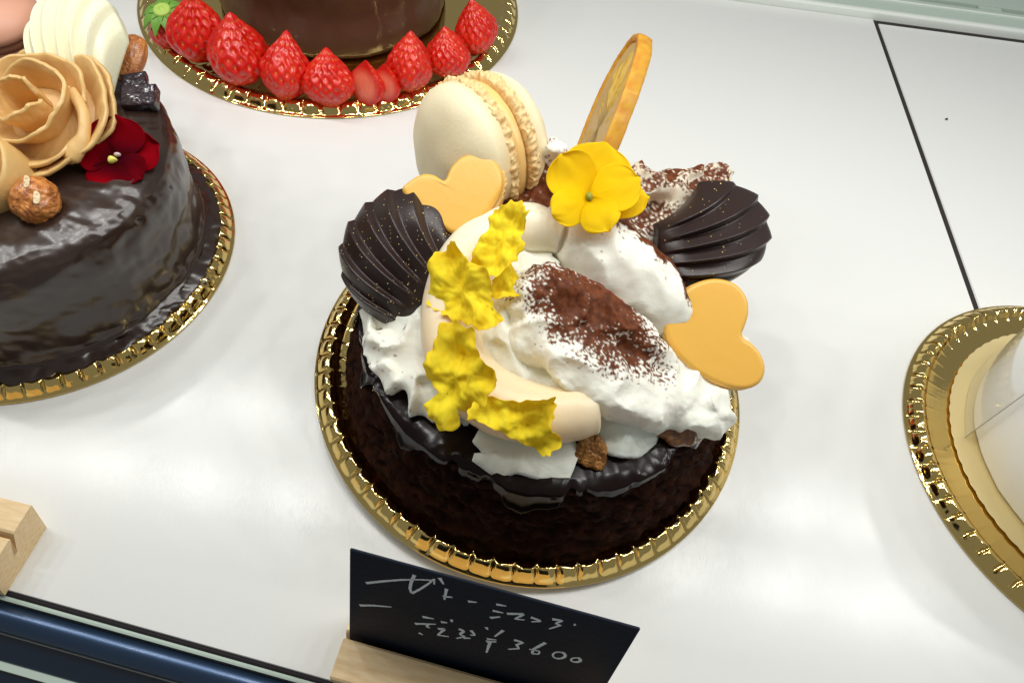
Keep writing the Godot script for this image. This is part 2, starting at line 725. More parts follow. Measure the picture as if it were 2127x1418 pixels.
func plate(poly: Array, top: float, thick: float, bevel: float) -> ArrayMesh:
	var s := Shape.new()
	var n := poly.size()
	var mid := Vector2.ZERO
	for p in poly: mid += p / n
	for lvl in [[0.0, 0.0], [bevel, bevel], [bevel, thick]]:
		for p in poly:
			var q: Vector2 = p - (p - mid).normalized() * (bevel - lvl[0]) if bevel > 0 else p
			s.add(Vector3(q.x, top - lvl[1], q.y))
	for k in n:
		var b := (k + 1) % n
		s.quad(k, n + k, n + b, b)
		s.quad(n + k, 2 * n + k, 2 * n + b, n + b)
	for k in range(1, n - 1):
		s.tri(0, k, k + 1)
		s.tri(2 * n, 2 * n + k + 1, 2 * n + k)
	return s.flat()


func rails() -> void:
	# back rail: painted aluminium track of the sliding doors
	var d := Vector3(0.9961, 0, -0.0884)
	var ac := Vector3(-0.0884, 0, -0.9961)          # away, to the back
	var o := Vector3(0.0893, 0, -0.2915) - d * 0.55 + ac * 0.0006
	var t := thing("back_rail", "pale green aluminium track along the back edge of the white shelf", "rail")
	var lip := []
	for k in 9:
		var a := PI - PI * k / 8.0
		lip.append(Vector2(0.0022 + 0.0022 * cos(a), 0.0035 + 0.0016 * sin(a)))
	lip.append(Vector2(0.0044, -0.006)); lip.append(Vector2(0.0, -0.006))
	put("lip", extrude(lip, o, d, ac, 1.2), M.rail_lip, t)
	put("inner_band", extrude([Vector2(0.0046, -0.006), Vector2(0.0046, 0.0032), Vector2(0.0150, 0.0042), Vector2(0.0150, -0.006)], o, d, ac, 1.2), M.rail, t)
	put("bead", extrude([Vector2(0.0152, -0.006), Vector2(0.0152, 0.0050), Vector2(0.0158, 0.0054), Vector2(0.0166, 0.0050), Vector2(0.0166, -0.006)], o, d, ac, 1.2), M.rail_lip, t)
	put("middle_band", extrude([Vector2(0.0168, -0.006), Vector2(0.0168, 0.0044), Vector2(0.0203, 0.0046), Vector2(0.0203, -0.006)], o, d, ac, 1.2), M.rail, t)
	put("slot_floor", extrude([Vector2(0.0205, -0.006), Vector2(0.0205, 0.0005), Vector2(0.0236, 0.0005), Vector2(0.0236, -0.006)], o, d, ac, 1.2), M.dark_gap, t)
	for q in [[0.0, 0.60], [0.711, 0.0155], [0.79, 0.0155], [0.87, 0.3]]:
		put("bridge", extrude([Vector2(0.0205, 0.0007), Vector2(0.0205, 0.0048), Vector2(0.0236, 0.0050), Vector2(0.0236, 0.0007)], o + d * q[0], d, ac, q[1]), M.rail, t)
	put("outer_band", extrude([Vector2(0.0238, -0.006), Vector2(0.0238, 0.0052), Vector2(0.060, 0.0064), Vector2(0.060, -0.006)], o, d, ac, 1.2), M.rail, t)
	# front rail: rubber gasket, rounded metal lip and the dark front pane
	d = Vector3(0.9967, 0, 0.0808)
	ac = Vector3(-0.0808, 0, 0.9967)
	o = Vector3(-0.1455, 0, 0.1062) - d * 0.35 + ac * 0.0002
	t = thing("front_rail", "dark glossy front edge of the case with rounded metal lip", "rail")
	put("gasket", extrude([Vector2(0, -0.008), Vector2(0, -0.0008), Vector2(0.0006, -0.0004), Vector2(0.0011, -0.0010), Vector2(0.0011, -0.008)], o, d, ac, 0.9), M.rubber, t)
	put("metal_lip", extrude([Vector2(0.0012, -0.008), Vector2(0.0012, -0.0012), Vector2(0.0018, -0.0008), Vector2(0.0024, -0.0010), Vector2(0.0026, -0.008)], o, d, ac, 0.9), M.rail, t)
	var bar := []
	for k in 17:
		var a := PI * 0.80 - (PI * 0.70) * k / 16.0
		bar.append(Vector2(0.0062 + 0.0042 * cos(a), -0.0052 + 0.0042 * sin(a)))
	bar.append(Vector2(0.0104, -0.0145)); bar.append(Vector2(0.0028, -0.0145))
	put("rounded_edge", extrude(bar, o, d, ac, 0.9, true), M.steel, t)
	put("pane", extrude([Vector2(0.0106, -0.014), Vector2(0.0106, -0.0062), Vector2(0.0305, -0.0098), Vector2(0.0480, -0.0130), Vector2(0.070, -0.05), Vector2(0.070, -0.06), Vector2(0.02, -0.06)], o, d, ac, 0.9), M.navy, t)
	put("trim_strip", extrude([Vector2(0.0168, -0.0085), Vector2(0.0171, -0.0062), Vector2(0.0190, -0.0066), Vector2(0.0193, -0.0090)], o, d, ac, 0.9), M.rail, t)


func boards() -> void:
	var N := 70
	var per := 12
	var prof := []
	for q in [[0.0, 0.0022], [0.02, 0.0022], [0.04, 0.0022], [0.052, 0.0022], [0.058, 0.0022], [0.062, 0.0022], [0.065, 0.0022], [0.068, 0.0022], [0.0700, 0.0024], [0.0715, 0.0026], [0.0725, 0.0031], [0.0733, 0.0042], [0.0740, 0.0047], [0.0746, 0.0050], [0.0752, 0.0051], [0.0759, 0.0050], [0.0767, 0.0045], [0.0774, 0.0038], [0.0780, 0.0029], [0.0784, 0.0022], [0.0788, 0.0015], [0.0793, 0.0011], [0.0798, 0.00095], [0.0801, 0.0008], [0.0801, 0.0005], [0.0796, 0.0004], [0.05, 0.0004], [0.0, 0.0004]]:
		prof.append(Vector2(q[0], q[1]))
	var shape := func(q: Vector2, th: float, k: int) -> Vector2:
		if k > 22 or k < 5: return q
		var ph := fposmod(th * N / TAU, 1.0) - 0.5
		var w := nz_mid.get_noise_2d(cos(th) * 40.0, sin(th) * 40.0)
		var beadr := sqrt(maxf(0.0, 1.0 - pow(absf(ph) * 2.0, 4.0)))      # 1 on the bead, 0 in the notch between beads
		if k <= 11:                       # flutes towards the middle
			var s := smoothstep(0.064, 0.0735, q.x)
			return Vector2(q.x, q.y + s * 0.0004 * (pow(absf(ph) * 2.0, 9.0)) + w * 0.00006)
		if k <= 14:
			return Vector2(q.x - 0.0010 * (1.0 - beadr), q.y - 0.0006 * (1.0 - beadr) + w * 0.0007)
		var f := smoothstep(0.0801, 0.0765, q.x)
		return Vector2(q.x - 0.0016 * (1.0 - beadr) * f + w * 0.0006 * f, q.y - 0.0012 * (1.0 - beadr) * f * smoothstep(0.001, 0.004, q.y))
	var mesh := lathe(prof, N * per, shape).mesh()
	var back := lathe([Vector2(0, 0.00035), Vector2(0.0785, 0.00035), Vector2(0.0790, 0.0002), Vector2(0.0785, 0.00004), Vector2(0, 0.00004)], 96).mesh()
	var tilt := Basis(Vector3(0, 0, 1), -0.034)
	var b := thing("cake_board", "round gold scalloped board under the cream topped chocolate cake, centre", "cake board", Transform3D(tilt, Vector3(0, 0.0029, 0)), "gold boards under the cakes")
	put("foil_plate", mesh, M.gold, b)
	put("backing_card", back, M.card_back, b)
	for q in [[Vector3(-0.1972, 0, -0.0166), 0.0702, "round gold scalloped board under the glossy chocolate cake with rose, at left"], [Vector3(-0.1418, 0, -0.2184), 0.1026, "round gold scalloped board under the strawberry ringed cake, at top"], [Vector3(0.2224, 0, -0.0032), 0.0770, "round gold scalloped board under the white cake, at right"]]:
		var c := b.duplicate()
		c.name = numbered("cake_board", self)
		add_child(c, true)
		c.set_meta("label", q[2])
		c.transform = Transform3D(Basis.from_scale(Vector3(q[1] / 0.08, 1.0, q[1] / 0.08)), q[0])


# cocoa: brown where it has settled thickly, freckles at its edge
func cocoa(p: Vector3, dens: float, base: Color) -> Color:
	var s := nz_speck.get_noise_3dv(p * 1000.0) * 0.95 + nz_mid.get_noise_3dv(p * 1000.0) * 0.15
	var k := smoothstep(0.42, 0.66, dens + s * 0.72)
	var brown := sc(84, 43, 24).lerp(sc(122, 68, 40), clampf(nz_mid.get_noise_3dv(p * 1400.0) + 0.4, 0, 1))
	return base.lerp(brown, k)


func main_cake() -> void:
	var c := thing("chocolate_cake", "round dark chocolate cake topped with whipped cream, in the middle", "cake", Transform3D(Basis(), CAKE))
	var white := sc(244, 241, 228)
	# sponge
	var prof := []
	for k in 49:
		var y := 0.0052 + 0.0338 * k / 48.0
		prof.append(Vector2(0.0700 - 0.0105 * pow(k / 48.0, 0.75), y))
	prof.append(Vector2(0.057, 0.0398)); prof.append(Vector2(0.03, 0.040)); prof.append(Vector2(0, 0.040))
	prof.insert(0, Vector2(0.0690, 0.0044)); prof.insert(0, Vector2(0, 0.0044))
	var rough := func(q: Vector2, th: float, k: int) -> Vector2:
		if q.x < 0.05: return q
		var p := Vector3(cos(th) * q.x, q.y, sin(th) * q.x) * 1000.0
		var lay := 0.0009 * sin(q.y * 1000.0 * 0.8 + nz_big.get_noise_3dv(p) * 4.0)
		return Vector2(q.x + lay + nz_big.get_noise_3dv(p * Vector3(0.8, 7, 0.8)) * 0.0030 + nz_mid.get_noise_3dv(p * Vector3(0.8, 2.5, 0.8)) * 0.0012 + nz_fine.get_noise_3dv(p) * 0.0004, q.y)
	var crumbcol := func(p: Vector3, th: float, k: int) -> Color:
		return sc(76, 42, 28).lerp(sc(26, 14, 10), clampf(0.5 + nz_mid.get_noise_3dv(p * 1000.0) * 0.9, 0, 1))
	put("sponge", lathe(prof, 420, rough, crumbcol).mesh(), M.sponge, c, Transform3D(Basis(), Vector3(0.0022, 0, 0.0022)))
	# glaze over the top with drips
	var drips := [[1.56, 0.0105, 0.14], [2.20, 0.0085, 0.09], [2.60, 0.0120, 0.05], [3.06, 0.0200, 0.04], [0.62, 0.003, 0.1], [1.1, 0.003, 0.2], [1.86, 0.002, 0.1], [4.0, 0.010, 0.05], [4.6, 0.008, 0.06], [5.4, 0.010, 0.05]]
	var edge := func(th: float) -> float:
		var e := 0.0011 + nz_big.get_noise_2d(cos(th) * 90, sin(th) * 90) * 0.0022
		for q in drips:
			var dd: float = absf(wrapf(th - q[0], -PI, PI))
			e += q[1] * exp(-pow(dd / q[2], 1.0))
		return maxf(e, 0.0010)
	var rings := [Vector2(0, 0), Vector2(0.03, 0), Vector2(0.05, 0), Vector2(0.0565, 0.0), Vector2(0.0590, 0.03), Vector2(0.0603, 0.12)]
	for k in 10: rings.append(Vector2(0.0611, 0.2 + 0.08 * k))
	rings.append(Vector2(0.0610, 1.0)); rings.append(Vector2(0.0600, 1.04)); rings.append(Vector2(0.0590, 0.98)); rings.append(Vector2(0.0585, 0.3)); rings.append(Vector2(0.05, 0.1)); rings.append(Vector2(0, 0.1))
	var drip := func(q: Vector2, th: float, k: int) -> Vector2:
		var e: float = edge.call(th)
		var r := q.x
		if k >= 4 and k <= 17:
			var bulge := 0.0
			if e > 0.006: bulge = 0.0010 * exp(-pow((q.y - 0.93) / 0.12, 2.0))
			r += nz_big.get_noise_2d(cos(th) * 70, sin(th) * 70) * 0.0004 + bulge + 0.0003 + 0.0098 * pow(clampf(q.y * e / 0.036, 0.0, 1.0), 1.25) - 0.0028 * smoothstep(-0.1, 0.5, nz_big.get_noise_2d(cos(th) * 55 + 300, sin(th) * 55)) * smoothstep(0.0075, 0.0030, e)
		var top := 0.0415 + (nz_big.get_noise_2d(q.x * cos(th) * 900, q.x * sin(th) * 900) * 0.0006 if k < 6 else 0.0)
		return Vector2(r, top - q.y * e)
	put("glaze", lathe(rings, 480, drip).mesh(), M.glaze, c, Transform3D(Basis(), Vector3(0.0022, 0, 0.0022)))

	# whipped cream under the toppings
	var lumps := [
		Egg.new(Vector3(0, 0.043, 0.004), Vector3(0.040, 0.008, 0.034)),
		Egg.new(Vector3(-0.020, 0.045, 0.010), Vector3(0.022, 0.012, 0.022)),
		Egg.new(Vector3(-0.009, 0.0555, -0.0005), Vector3(0.014, 0.011, 0.012)),
		Egg.new(Vector3(-0.011, 0.0520, 0.0200), Vector3(0.010, 0.010, 0.014)),
		Egg.new(Vector3(-0.039, 0.044, 0.012), Vector3(0.010, 0.008, 0.008)),
		Egg.new(Vector3(-0.034, 0.045, 0.024), Vector3(0.012, 0.009, 0.010)),
		Egg.new(Vector3(-0.0475, 0.0445, 0.0165), Vector3(0.0085, 0.0055, 0.0075)),
		Egg.new(Vector3(-0.0440, 0.0445, 0.0265), Vector3(0.0080, 0.0055, 0.0075)),
		Egg.new(Vector3(-0.0385, 0.0440, 0.0350), Vector3(0.0080, 0.0050, 0.0070)),
		Egg.new(Vector3(-0.0290, 0.0440, 0.0425), Vector3(0.0090, 0.0050, 0.0060)),
		Egg.new(Vector3(-0.035, 0.0435, 0.031), Vector3(0.009, 0.006, 0.007)),
		Egg.new(Vector3(-0.026, 0.044, 0.036), Vector3(0.010, 0.007, 0.008)),
		Egg.new(Vector3(-0.018, 0.044, 0.040), Vector3(0.010, 0.006, 0.006)),
		Egg.new(Vector3(0.0, 0.050, 0.022), Vector3(0.022, 0.010, 0.018)),
		Egg.new(Vector3(0.012, 0.049, 0.032), Vector3(0.014, 0.008, 0.008)),
		Egg.new(Vector3(0.0, 0.0455, 0.040), Vector3(0.018, 0.006, 0.009)),
		Egg.new(Vector3(0.036, 0.046, 0.024), Vector3(0.020, 0.009, 0.012)),
		Egg.new(Vector3(0.050, 0.0465, 0.029), Vector3(0.011, 0.007, 0.009)),
		Egg.new(Vector3(0.0600, 0.0480, 0.0085), Vector3(0.0060, 0.0060, 0.0060)),
		Egg.new(Vector3(0.046, 0.047, 0.013), Vector3(0.014, 0.008, 0.012)),
		Egg.new(Vector3(0.030, 0.050, -0.018), Vector3(0.022, 0.012, 0.020)),
		Egg.new(Vector3(-0.010, 0.050, -0.025), Vector3(0.030, 0.010, 0.018)),
		Egg.new(Vector3(-0.036, 0.046, -0.018), Vector3(0.018, 0.010, 0.018)),
	]
	var field := eggs(lumps, 0.005, [[nz_big, 0.0014], [nz_mid, 0.0004], [nz_fine, 0.00012]])
	var s := nets(field, Vector3(-0.058, 0.036, -0.052), Vector3(0.069, 0.068, 0.052), 0.0009)
	put("whipped_cream", s.mesh(func(p: Vector3, n: Vector3) -> Color:
		var d := smoothstep(0.0, -0.03, p.z) * smoothstep(0.2, 0.7, n.y) * 0.75 + smoothstep(-0.02, -0.045, p.x) * 0.12
		return cocoa(p, d, white)), M.cream, c)

	# the big cocoa dusted dollop
	var ax := Vector3(0.052, -0.016, 0.016)
	field = eggs([
		Egg.new(Vector3(0.0195, 0.0540, 0.0235), Vector3(0.030, 0.0095, 0.0185), ax, Vector3(-0.2, 0.8, -0.3)),
		Egg.new(Vector3(0.0170, 0.0625, 0.0160), Vector3(0.0250, 0.0075, 0.0075), ax, Vector3(-0.2, 0.8, -0.3)),
		Egg.new(Vector3(0.000, 0.0610, 0.0135), Vector3(0.013, 0.0115, 0.0110), ax),
		Egg.new(Vector3(-0.001, 0.0565, 0.0245), Vector3(0.0105, 0.0090, 0.0090), ax),
		Egg.new(Vector3(0.014, 0.0535, 0.0315), Vector3(0.013, 0.0080, 0.0075), ax),
		Egg.new(Vector3(0.032, 0.0510, 0.0325), Vector3(0.012, 0.0070, 0.0070), ax),
		Egg.new(Vector3(0.048, 0.0490, 0.0300), Vector3(0.013, 0.0055, 0.0095), ax),
	], 0.004, [[nz_big, 0.0012], [nz_mid, 0.0003], [nz_fine, 0.00012]], 0.0026)
	s = nets(field, Vector3(-0.016, 0.040, -0.004), Vector3(0.066, 0.078, 0.044), 0.00046)
	var k1 := Vector3(0.25, 0.86, -0.25).normalized()
	put("cream_quenelle", s.mesh(func(p: Vector3, n: Vector3) -> Color:
		var q := Vector2(p.x - 0.0122, p.z - 0.0172)
		var u := q.dot(Vector2(0.93, 0.37)) / 0.0270
		var w := q.dot(Vector2(-0.37, 0.93)) / 0.0142
		var d := (1.14 - 0.80 * (u * u + w * w) + 0.45 * nz_big.get_noise_3dv(p * 1300.0)) * smoothstep(-0.35, 0.35, n.dot(k1))
		return cocoa(p, d, white)), M.cream, c)

	# scooped dollop behind it, smooth face with a cocoa rim
	var ax2 := Vector3(0.036, -0.010, 0.021)
	var scoop := [Egg.new(Vector3(0.0225, 0.0610, -0.0035), Vector3(0.0270, 0.0135, 0.0115), ax2, Vector3(-0.1, 0.8, -0.3)), Egg.new(Vector3(0.006, 0.0625, -0.0095), Vector3(0.010, 0.009, 0.008), ax2)]
	field = eggs(scoop, 0.004, [[nz_big, 0.0008], [nz_mid, 0.0001]], 0.0014)
	s = nets(field, Vector3(-0.010, 0.042, -0.026), Vector3(0.056, 0.082, 0.018), 0.0007)
	put("cream_quenelle", s.mesh(func(p: Vector3, n: Vector3) -> Color:
		var d := smoothstep(0.05, -0.55, n.dot(Vector3(-0.5, 0.0, 0.87))) * 1.3 + smoothstep(0.9, 1.0, n.y) * 0.2
		return cocoa(p, d, white)), M.cream, c)

	# back right dollop and the small peaks between macaron and flower
	field = eggs([
		Egg.new(Vector3(0.035, 0.0655, -0.0430), Vector3(0.0185, 0.0050, 0.0080), Vector3(1, -0.05, -0.16)),
		Egg.new(Vector3(0.0495, 0.0670, -0.0480), Vector3(0.0060, 0.0035, 0.0055), Vector3(1, 0.2, -0.16)),
		Egg.new(Vector3(0.034, 0.056, -0.036), Vector3(0.016, 0.007, 0.009)),
	], 0.004, [[nz_big, 0.0018], [nz_mid, 0.0005], [nz_fine, 0.00012]])
	s = nets(field, Vector3(0.008, 0.042, -0.060), Vector3(0.062, 0.076, -0.020), 0.0007)
	put("cream_quenelle", s.mesh(func(p: Vector3, n: Vector3) -> Color:
		return cocoa(p, smoothstep(0.30, 0.90, n.y) * 0.78, sc(246, 236, 214))), M.cream, c)
	field = eggs([
		Egg.new(Vector3(-0.016, 0.0575, -0.0200), Vector3(0.020, 0.008, 0.010), Vector3(0.8, 0.15, -0.6)),
		Egg.new(Vector3(-0.0285, 0.0555, -0.0120), Vector3(0.011, 0.006, 0.008), Vector3(0.7, 0, -0.7)),
		Egg.new(Vector3(-0.0055, 0.0590, -0.0330), Vector3(0.0065, 0.0120, 0.0065)),
		Egg.new(Vector3(-0.0050, 0.0720, -0.0385), Vector3(0.0035, 0.0060, 0.0035)),
		Egg.new(Vector3(-0.0062, 0.0770, -0.0415), Vector3(0.0012, 0.0045, 0.0012)),
		Egg.new(Vector3(0.008, 0.062, -0.022), Vector3(0.014, 0.010, 0.014)),
	], 0.003, [[nz_big, 0.0018], [nz_mid, 0.0006], [nz_fine, 0.00015]])
	s = nets(field, Vector3(-0.044, 0.042, -0.054), Vector3(0.026, 0.090, 0.002), 0.0008)
	put("cream_peak", s.mesh(func(p: Vector3, n: Vector3) -> Color:
		var d := smoothstep(-0.2, 0.6, n.y) * 1.0 * smoothstep(0.079, 0.074, p.y)
		return cocoa(p, d, white)), M.cream, c)

	# thin scraped pieces of cream at the front edge
	var lift := func(p: Vector2) -> float: return nz_big.get_noise_2d(p.x * 900, p.y * 900) * 0.0014
	var plain := func(p: Vector2, k: float) -> Color: return white
	put("cream_shaving", patch(px([[-115, 45], [-90, 60], [-60, 75], [-30, 62], [10, 70], [70, 75], [90, 10], [60, -35], [-20, -55], [-100, -30], [-118, 10], [-95, 30], [-112, 30]], 0.150), 120, 6, lift, 0.0020, plain, false).mesh(), M.cream, c, frame(Vector3(0.0030, 0.0440, 0.0495), Vector3(0.02, 0.94, 0.33), Vector3(-0.1, 0.33, -0.94)))
	put("cream_shaving", patch(px([[-70, -60], [-50, -10], [-20, 10], [30, 30], [70, 20], [75, -30], [20, -60], [-40, -80]], 0.150), 80, 6, lift, 0.0022, plain).mesh(), M.cream, c, frame(Vector3(-0.0480, 0.0450, 0.0125), Vector3(-0.15, 0.95, 0.2), Vector3(-0.1, 0.2, -0.97)))
	var leafy := func(p: Vector2) -> float: return 0.0045 - absf(p.x + 0.0006 - p.y * 0.25) * 0.55 - p.y * p.y * 14.0 + nz_mid.get_noise_2d(p.x * 500, p.y * 500) * 0.0006
	put("cream_petal", patch(px([[-75, -60], [-70, 10], [-50, 38], [-5, 48], [35, 52], [52, 62], [64, 40], [70, 0], [62, -45], [30, -75], [-20, -90]], 0.148), 110, 12, leafy, 0.0024, plain).mesh(), M.smooth_cream, c, frame(Vector3(0.0290, 0.0440, 0.0410), Vector3(0.1, 0.84, 0.5), Vector3(-0.15, 0.5, -0.84)))
	put("cream_tongue", ball(40, 20, func(u: float, t: float) -> Vector3:
		var a := u * TAU
		var r := sin(t * PI)
		return Vector3(-cos(t * PI) * 0.0085, sin(a) * r * 0.0034, cos(a) * r * 0.0042 + 0.001 * sin(t * 6.0)), func(u: float, t: float, p: Vector3) -> Color: return white).mesh(), M.smooth_cream, c, Transform3D(Basis(Vector3(0.97, -0.1, 0.2).normalized(), 0.0).rotated(Vector3.UP, -0.25), Vector3(0.0125, 0.0535, 0.0375)))


func px(list: Array, mm: float) -> Array:       # outline points, sizes measured in the picture and turned to metres, y up
	var out := []
	for q in list: out.append(Vector2(q[0], -q[1]) * mm * 0.001)
	return out


func shell_mesh(size: float, ribs: int, twist: float, spread: float) -> ArrayMesh:
	# fan with its hinge at the origin, ribs running up +y, domed towards +z
	var d := size * 0.95
	var f := func(u: float, t: float, front: bool) -> Vector3:
		var a := (u - 0.5) * spread
		var e := absf(u - 0.5) * 2.0
		var fr := fposmod(u * ribs, 1.0)
		var wave := pow(fr / 0.78, 1.3) if fr < 0.78 else (1.0 - fr) / 0.22
		var L := size * (1.0 - 0.42 * pow(e, 2.4)) * (1.0 + 0.025 * (wave - 0.4))
		var start := 0.12 * pow(e, 2.0)
		var r := start + (1.0 - start) * t
		var ang := a + twist * r * r
		var rad := d + L * r
		var p := Vector3(sin(ang) * rad, cos(ang) * rad - d, 0)
		if front:
			var dome := pow(maxf(0.0, 1.0 - pow(e, 3.0)), 0.5) * pow(sin(PI * (0.10 + 0.86 * t)), 0.7)
			p.z = 0.0012 + size * 0.29 * dome + size * 0.070 * (pow(wave, 0.9) - 0.4) * (0.3 + 0.7 * dome) * smoothstep(0.0, 0.25, t)
		return p
	var s := Shape.new()
	var nu := ribs * 14
	var nt := 40
	for side in 2:
		for t in nt + 1:
			for u in nu + 1:
				s.add(f.call(float(u) / nu, float(t) / nt, side == 0))
	var w := nu + 1
	var o := w * (nt + 1)
	for t in nt:
		for u in nu:
			var a := t * w + u
			s.quad(a, a + 1, a + 1 + w, a + w)
			s.quad(o + a, o + a + w, o + a + 1 + w, o + a + 1)
	for u in nu:
		s.quad(u, o + u, o + u + 1, u + 1)
		var b := nt * w + u
		s.quad(b, b + 1, o + b + 1, o + b)
	for t in nt:
		var a := t * w
		s.quad(a, a + w, o + a + w, o + a)
		var b := t * w + nu
		s.quad(b, o + b, o + b + w, b + w)
	return s.mesh()


func gold_dust(mesh: ArrayMesh, parent: Node, count: int, big: float) -> void:
	var arr := mesh.surface_get_arrays(0)
	var vs: PackedVector3Array = arr[Mesh.ARRAY_VERTEX]
	var ns: PackedVector3Array = arr[Mesh.ARRAY_NORMAL]
	var s := Shape.new()
	for k in count:
		var j := rng.randi() % vs.size()
		if ns[j].z < 0.3: continue
		if vs[j].length() < 0.006: continue
		var r := big * rng.randf_range(0.4, 1.0) * (1.8 if rng.randf() < 0.08 else 1.0)
		var e := ns[j].cross(Vector3(rng.randf() - 0.5, rng.randf() - 0.5, rng.randf() - 0.5)).normalized()
		var e2 := ns[j].cross(e)
		var p := vs[j] + ns[j] * 0.00002
		var b := [s.add(p + e * r), s.add(p + e2 * r * 0.8), s.add(p - e * r * 0.9), s.add(p - e2 * r * 0.7), s.add(p + ns[j] * r * 0.5)]
		for q in 4:
			s.tri(b[q], b[(q + 1) % 4], b[4])
		s.quad(b[3], b[2], b[1], b[0])
	put("gold_dust", s.flat(), M.speck, parent).set_meta("kind", "stuff")


func viola(t: Node3D, specs: Array, col: Callable, mm: float, material: Material) -> void:
	# each petal: direction (degrees, picture-up is 90), length, width, lift, overlap height, cupping
	for q in specs:
		var a := deg_to_rad(q[0])
		var L: float = q[1] * mm * 0.001
		var wd: float = q[2] * mm * 0.001
		var z0: float = q[4]
		var lift: float = q[3]
		var cup: float = q[5]
		var ph: float = q[0] * 0.37
		var f := func(u: float, v: float) -> Vector3:
			var x := (u - 0.5) * 2.0
			var r := 0.03 + 0.97 * v
			var half := wd * 0.5 * (pow(sin(PI * 0.5 * r / 0.56), 0.85) if r < 0.56 else sqrt(maxf(0.0, 1.0 - pow((r - 0.56) / 0.445, 2.4))))
			var y := L * (r - 0.05 * x * x * r * r)
			var z := z0 + lift * r * r + cup * x * x * r + 0.0005 * sin(x * 3.6 + ph) * r * r + 0.0003 * sin(r * 6.0 + x * 2.0 + ph) + nz_big.get_noise_2d(x * 8 + q[0], r * 9) * 0.0012 * r
			return Vector3(x * half * cos(a - PI / 2) - y * sin(a - PI / 2), x * half * sin(a - PI / 2) + y * cos(a - PI / 2), z)
		var cc := func(u: float, v: float, p: Vector3) -> Color: return col.call((u - 0.5) * 2.0, v, q[0])
		put("petal", slab(28, 30, f, 0.00028, cc).mesh(), material, t)


func dried(called: String, label: String, outline: Array, at: Transform3D, seed_: int, curl: float, fold: Vector2) -> void:
	var n := noise(seed_, 0.075, 2)
	var ragged := []
	for q in resample(outline, 60):
		ragged.append(q * (1.0 + 0.10 * nz_mid.get_noise_2d(q.x * 1400.0 + seed_ * 7, q.y * 1400.0) + 0.09 * nz_fine.get_noise_2d(q.x * 1200.0, q.y * 1200.0 + seed_)))
	var lift := func(p: Vector2) -> float:
		return n.get_noise_2d(p.x * 1000, p.y * 1000) * 0.0036 + absf(p.dot(fold)) * curl * 0.6 - 0.0008 + nz_mid.get_noise_2d(p.x * 420 + seed_ * 9, p.y * 420) * 0.0015 + nz_mid.get_noise_2d(p.x * 900 + seed_ * 5, p.y * 500) * 0.0006
	var col := func(p: Vector2, k: float) -> Color:
		return sc(255, 240, 62).lerp(sc(252, 222, 32), clampf(nz_mid.get_noise_2d(p.x * 2200 + 90, p.y * 500) * 0.9 + 0.15, 0, 1)).lerp(sc(255, 226, 60), smoothstep(0.75, 1.0, k) * 0.5)
	var o := put(called, patch(ragged, 150, 18, lift, 0.0002, col).mesh(), M.petal, self, at)
	tag(o, label, "petal", "dried yellow petals on the crescent")


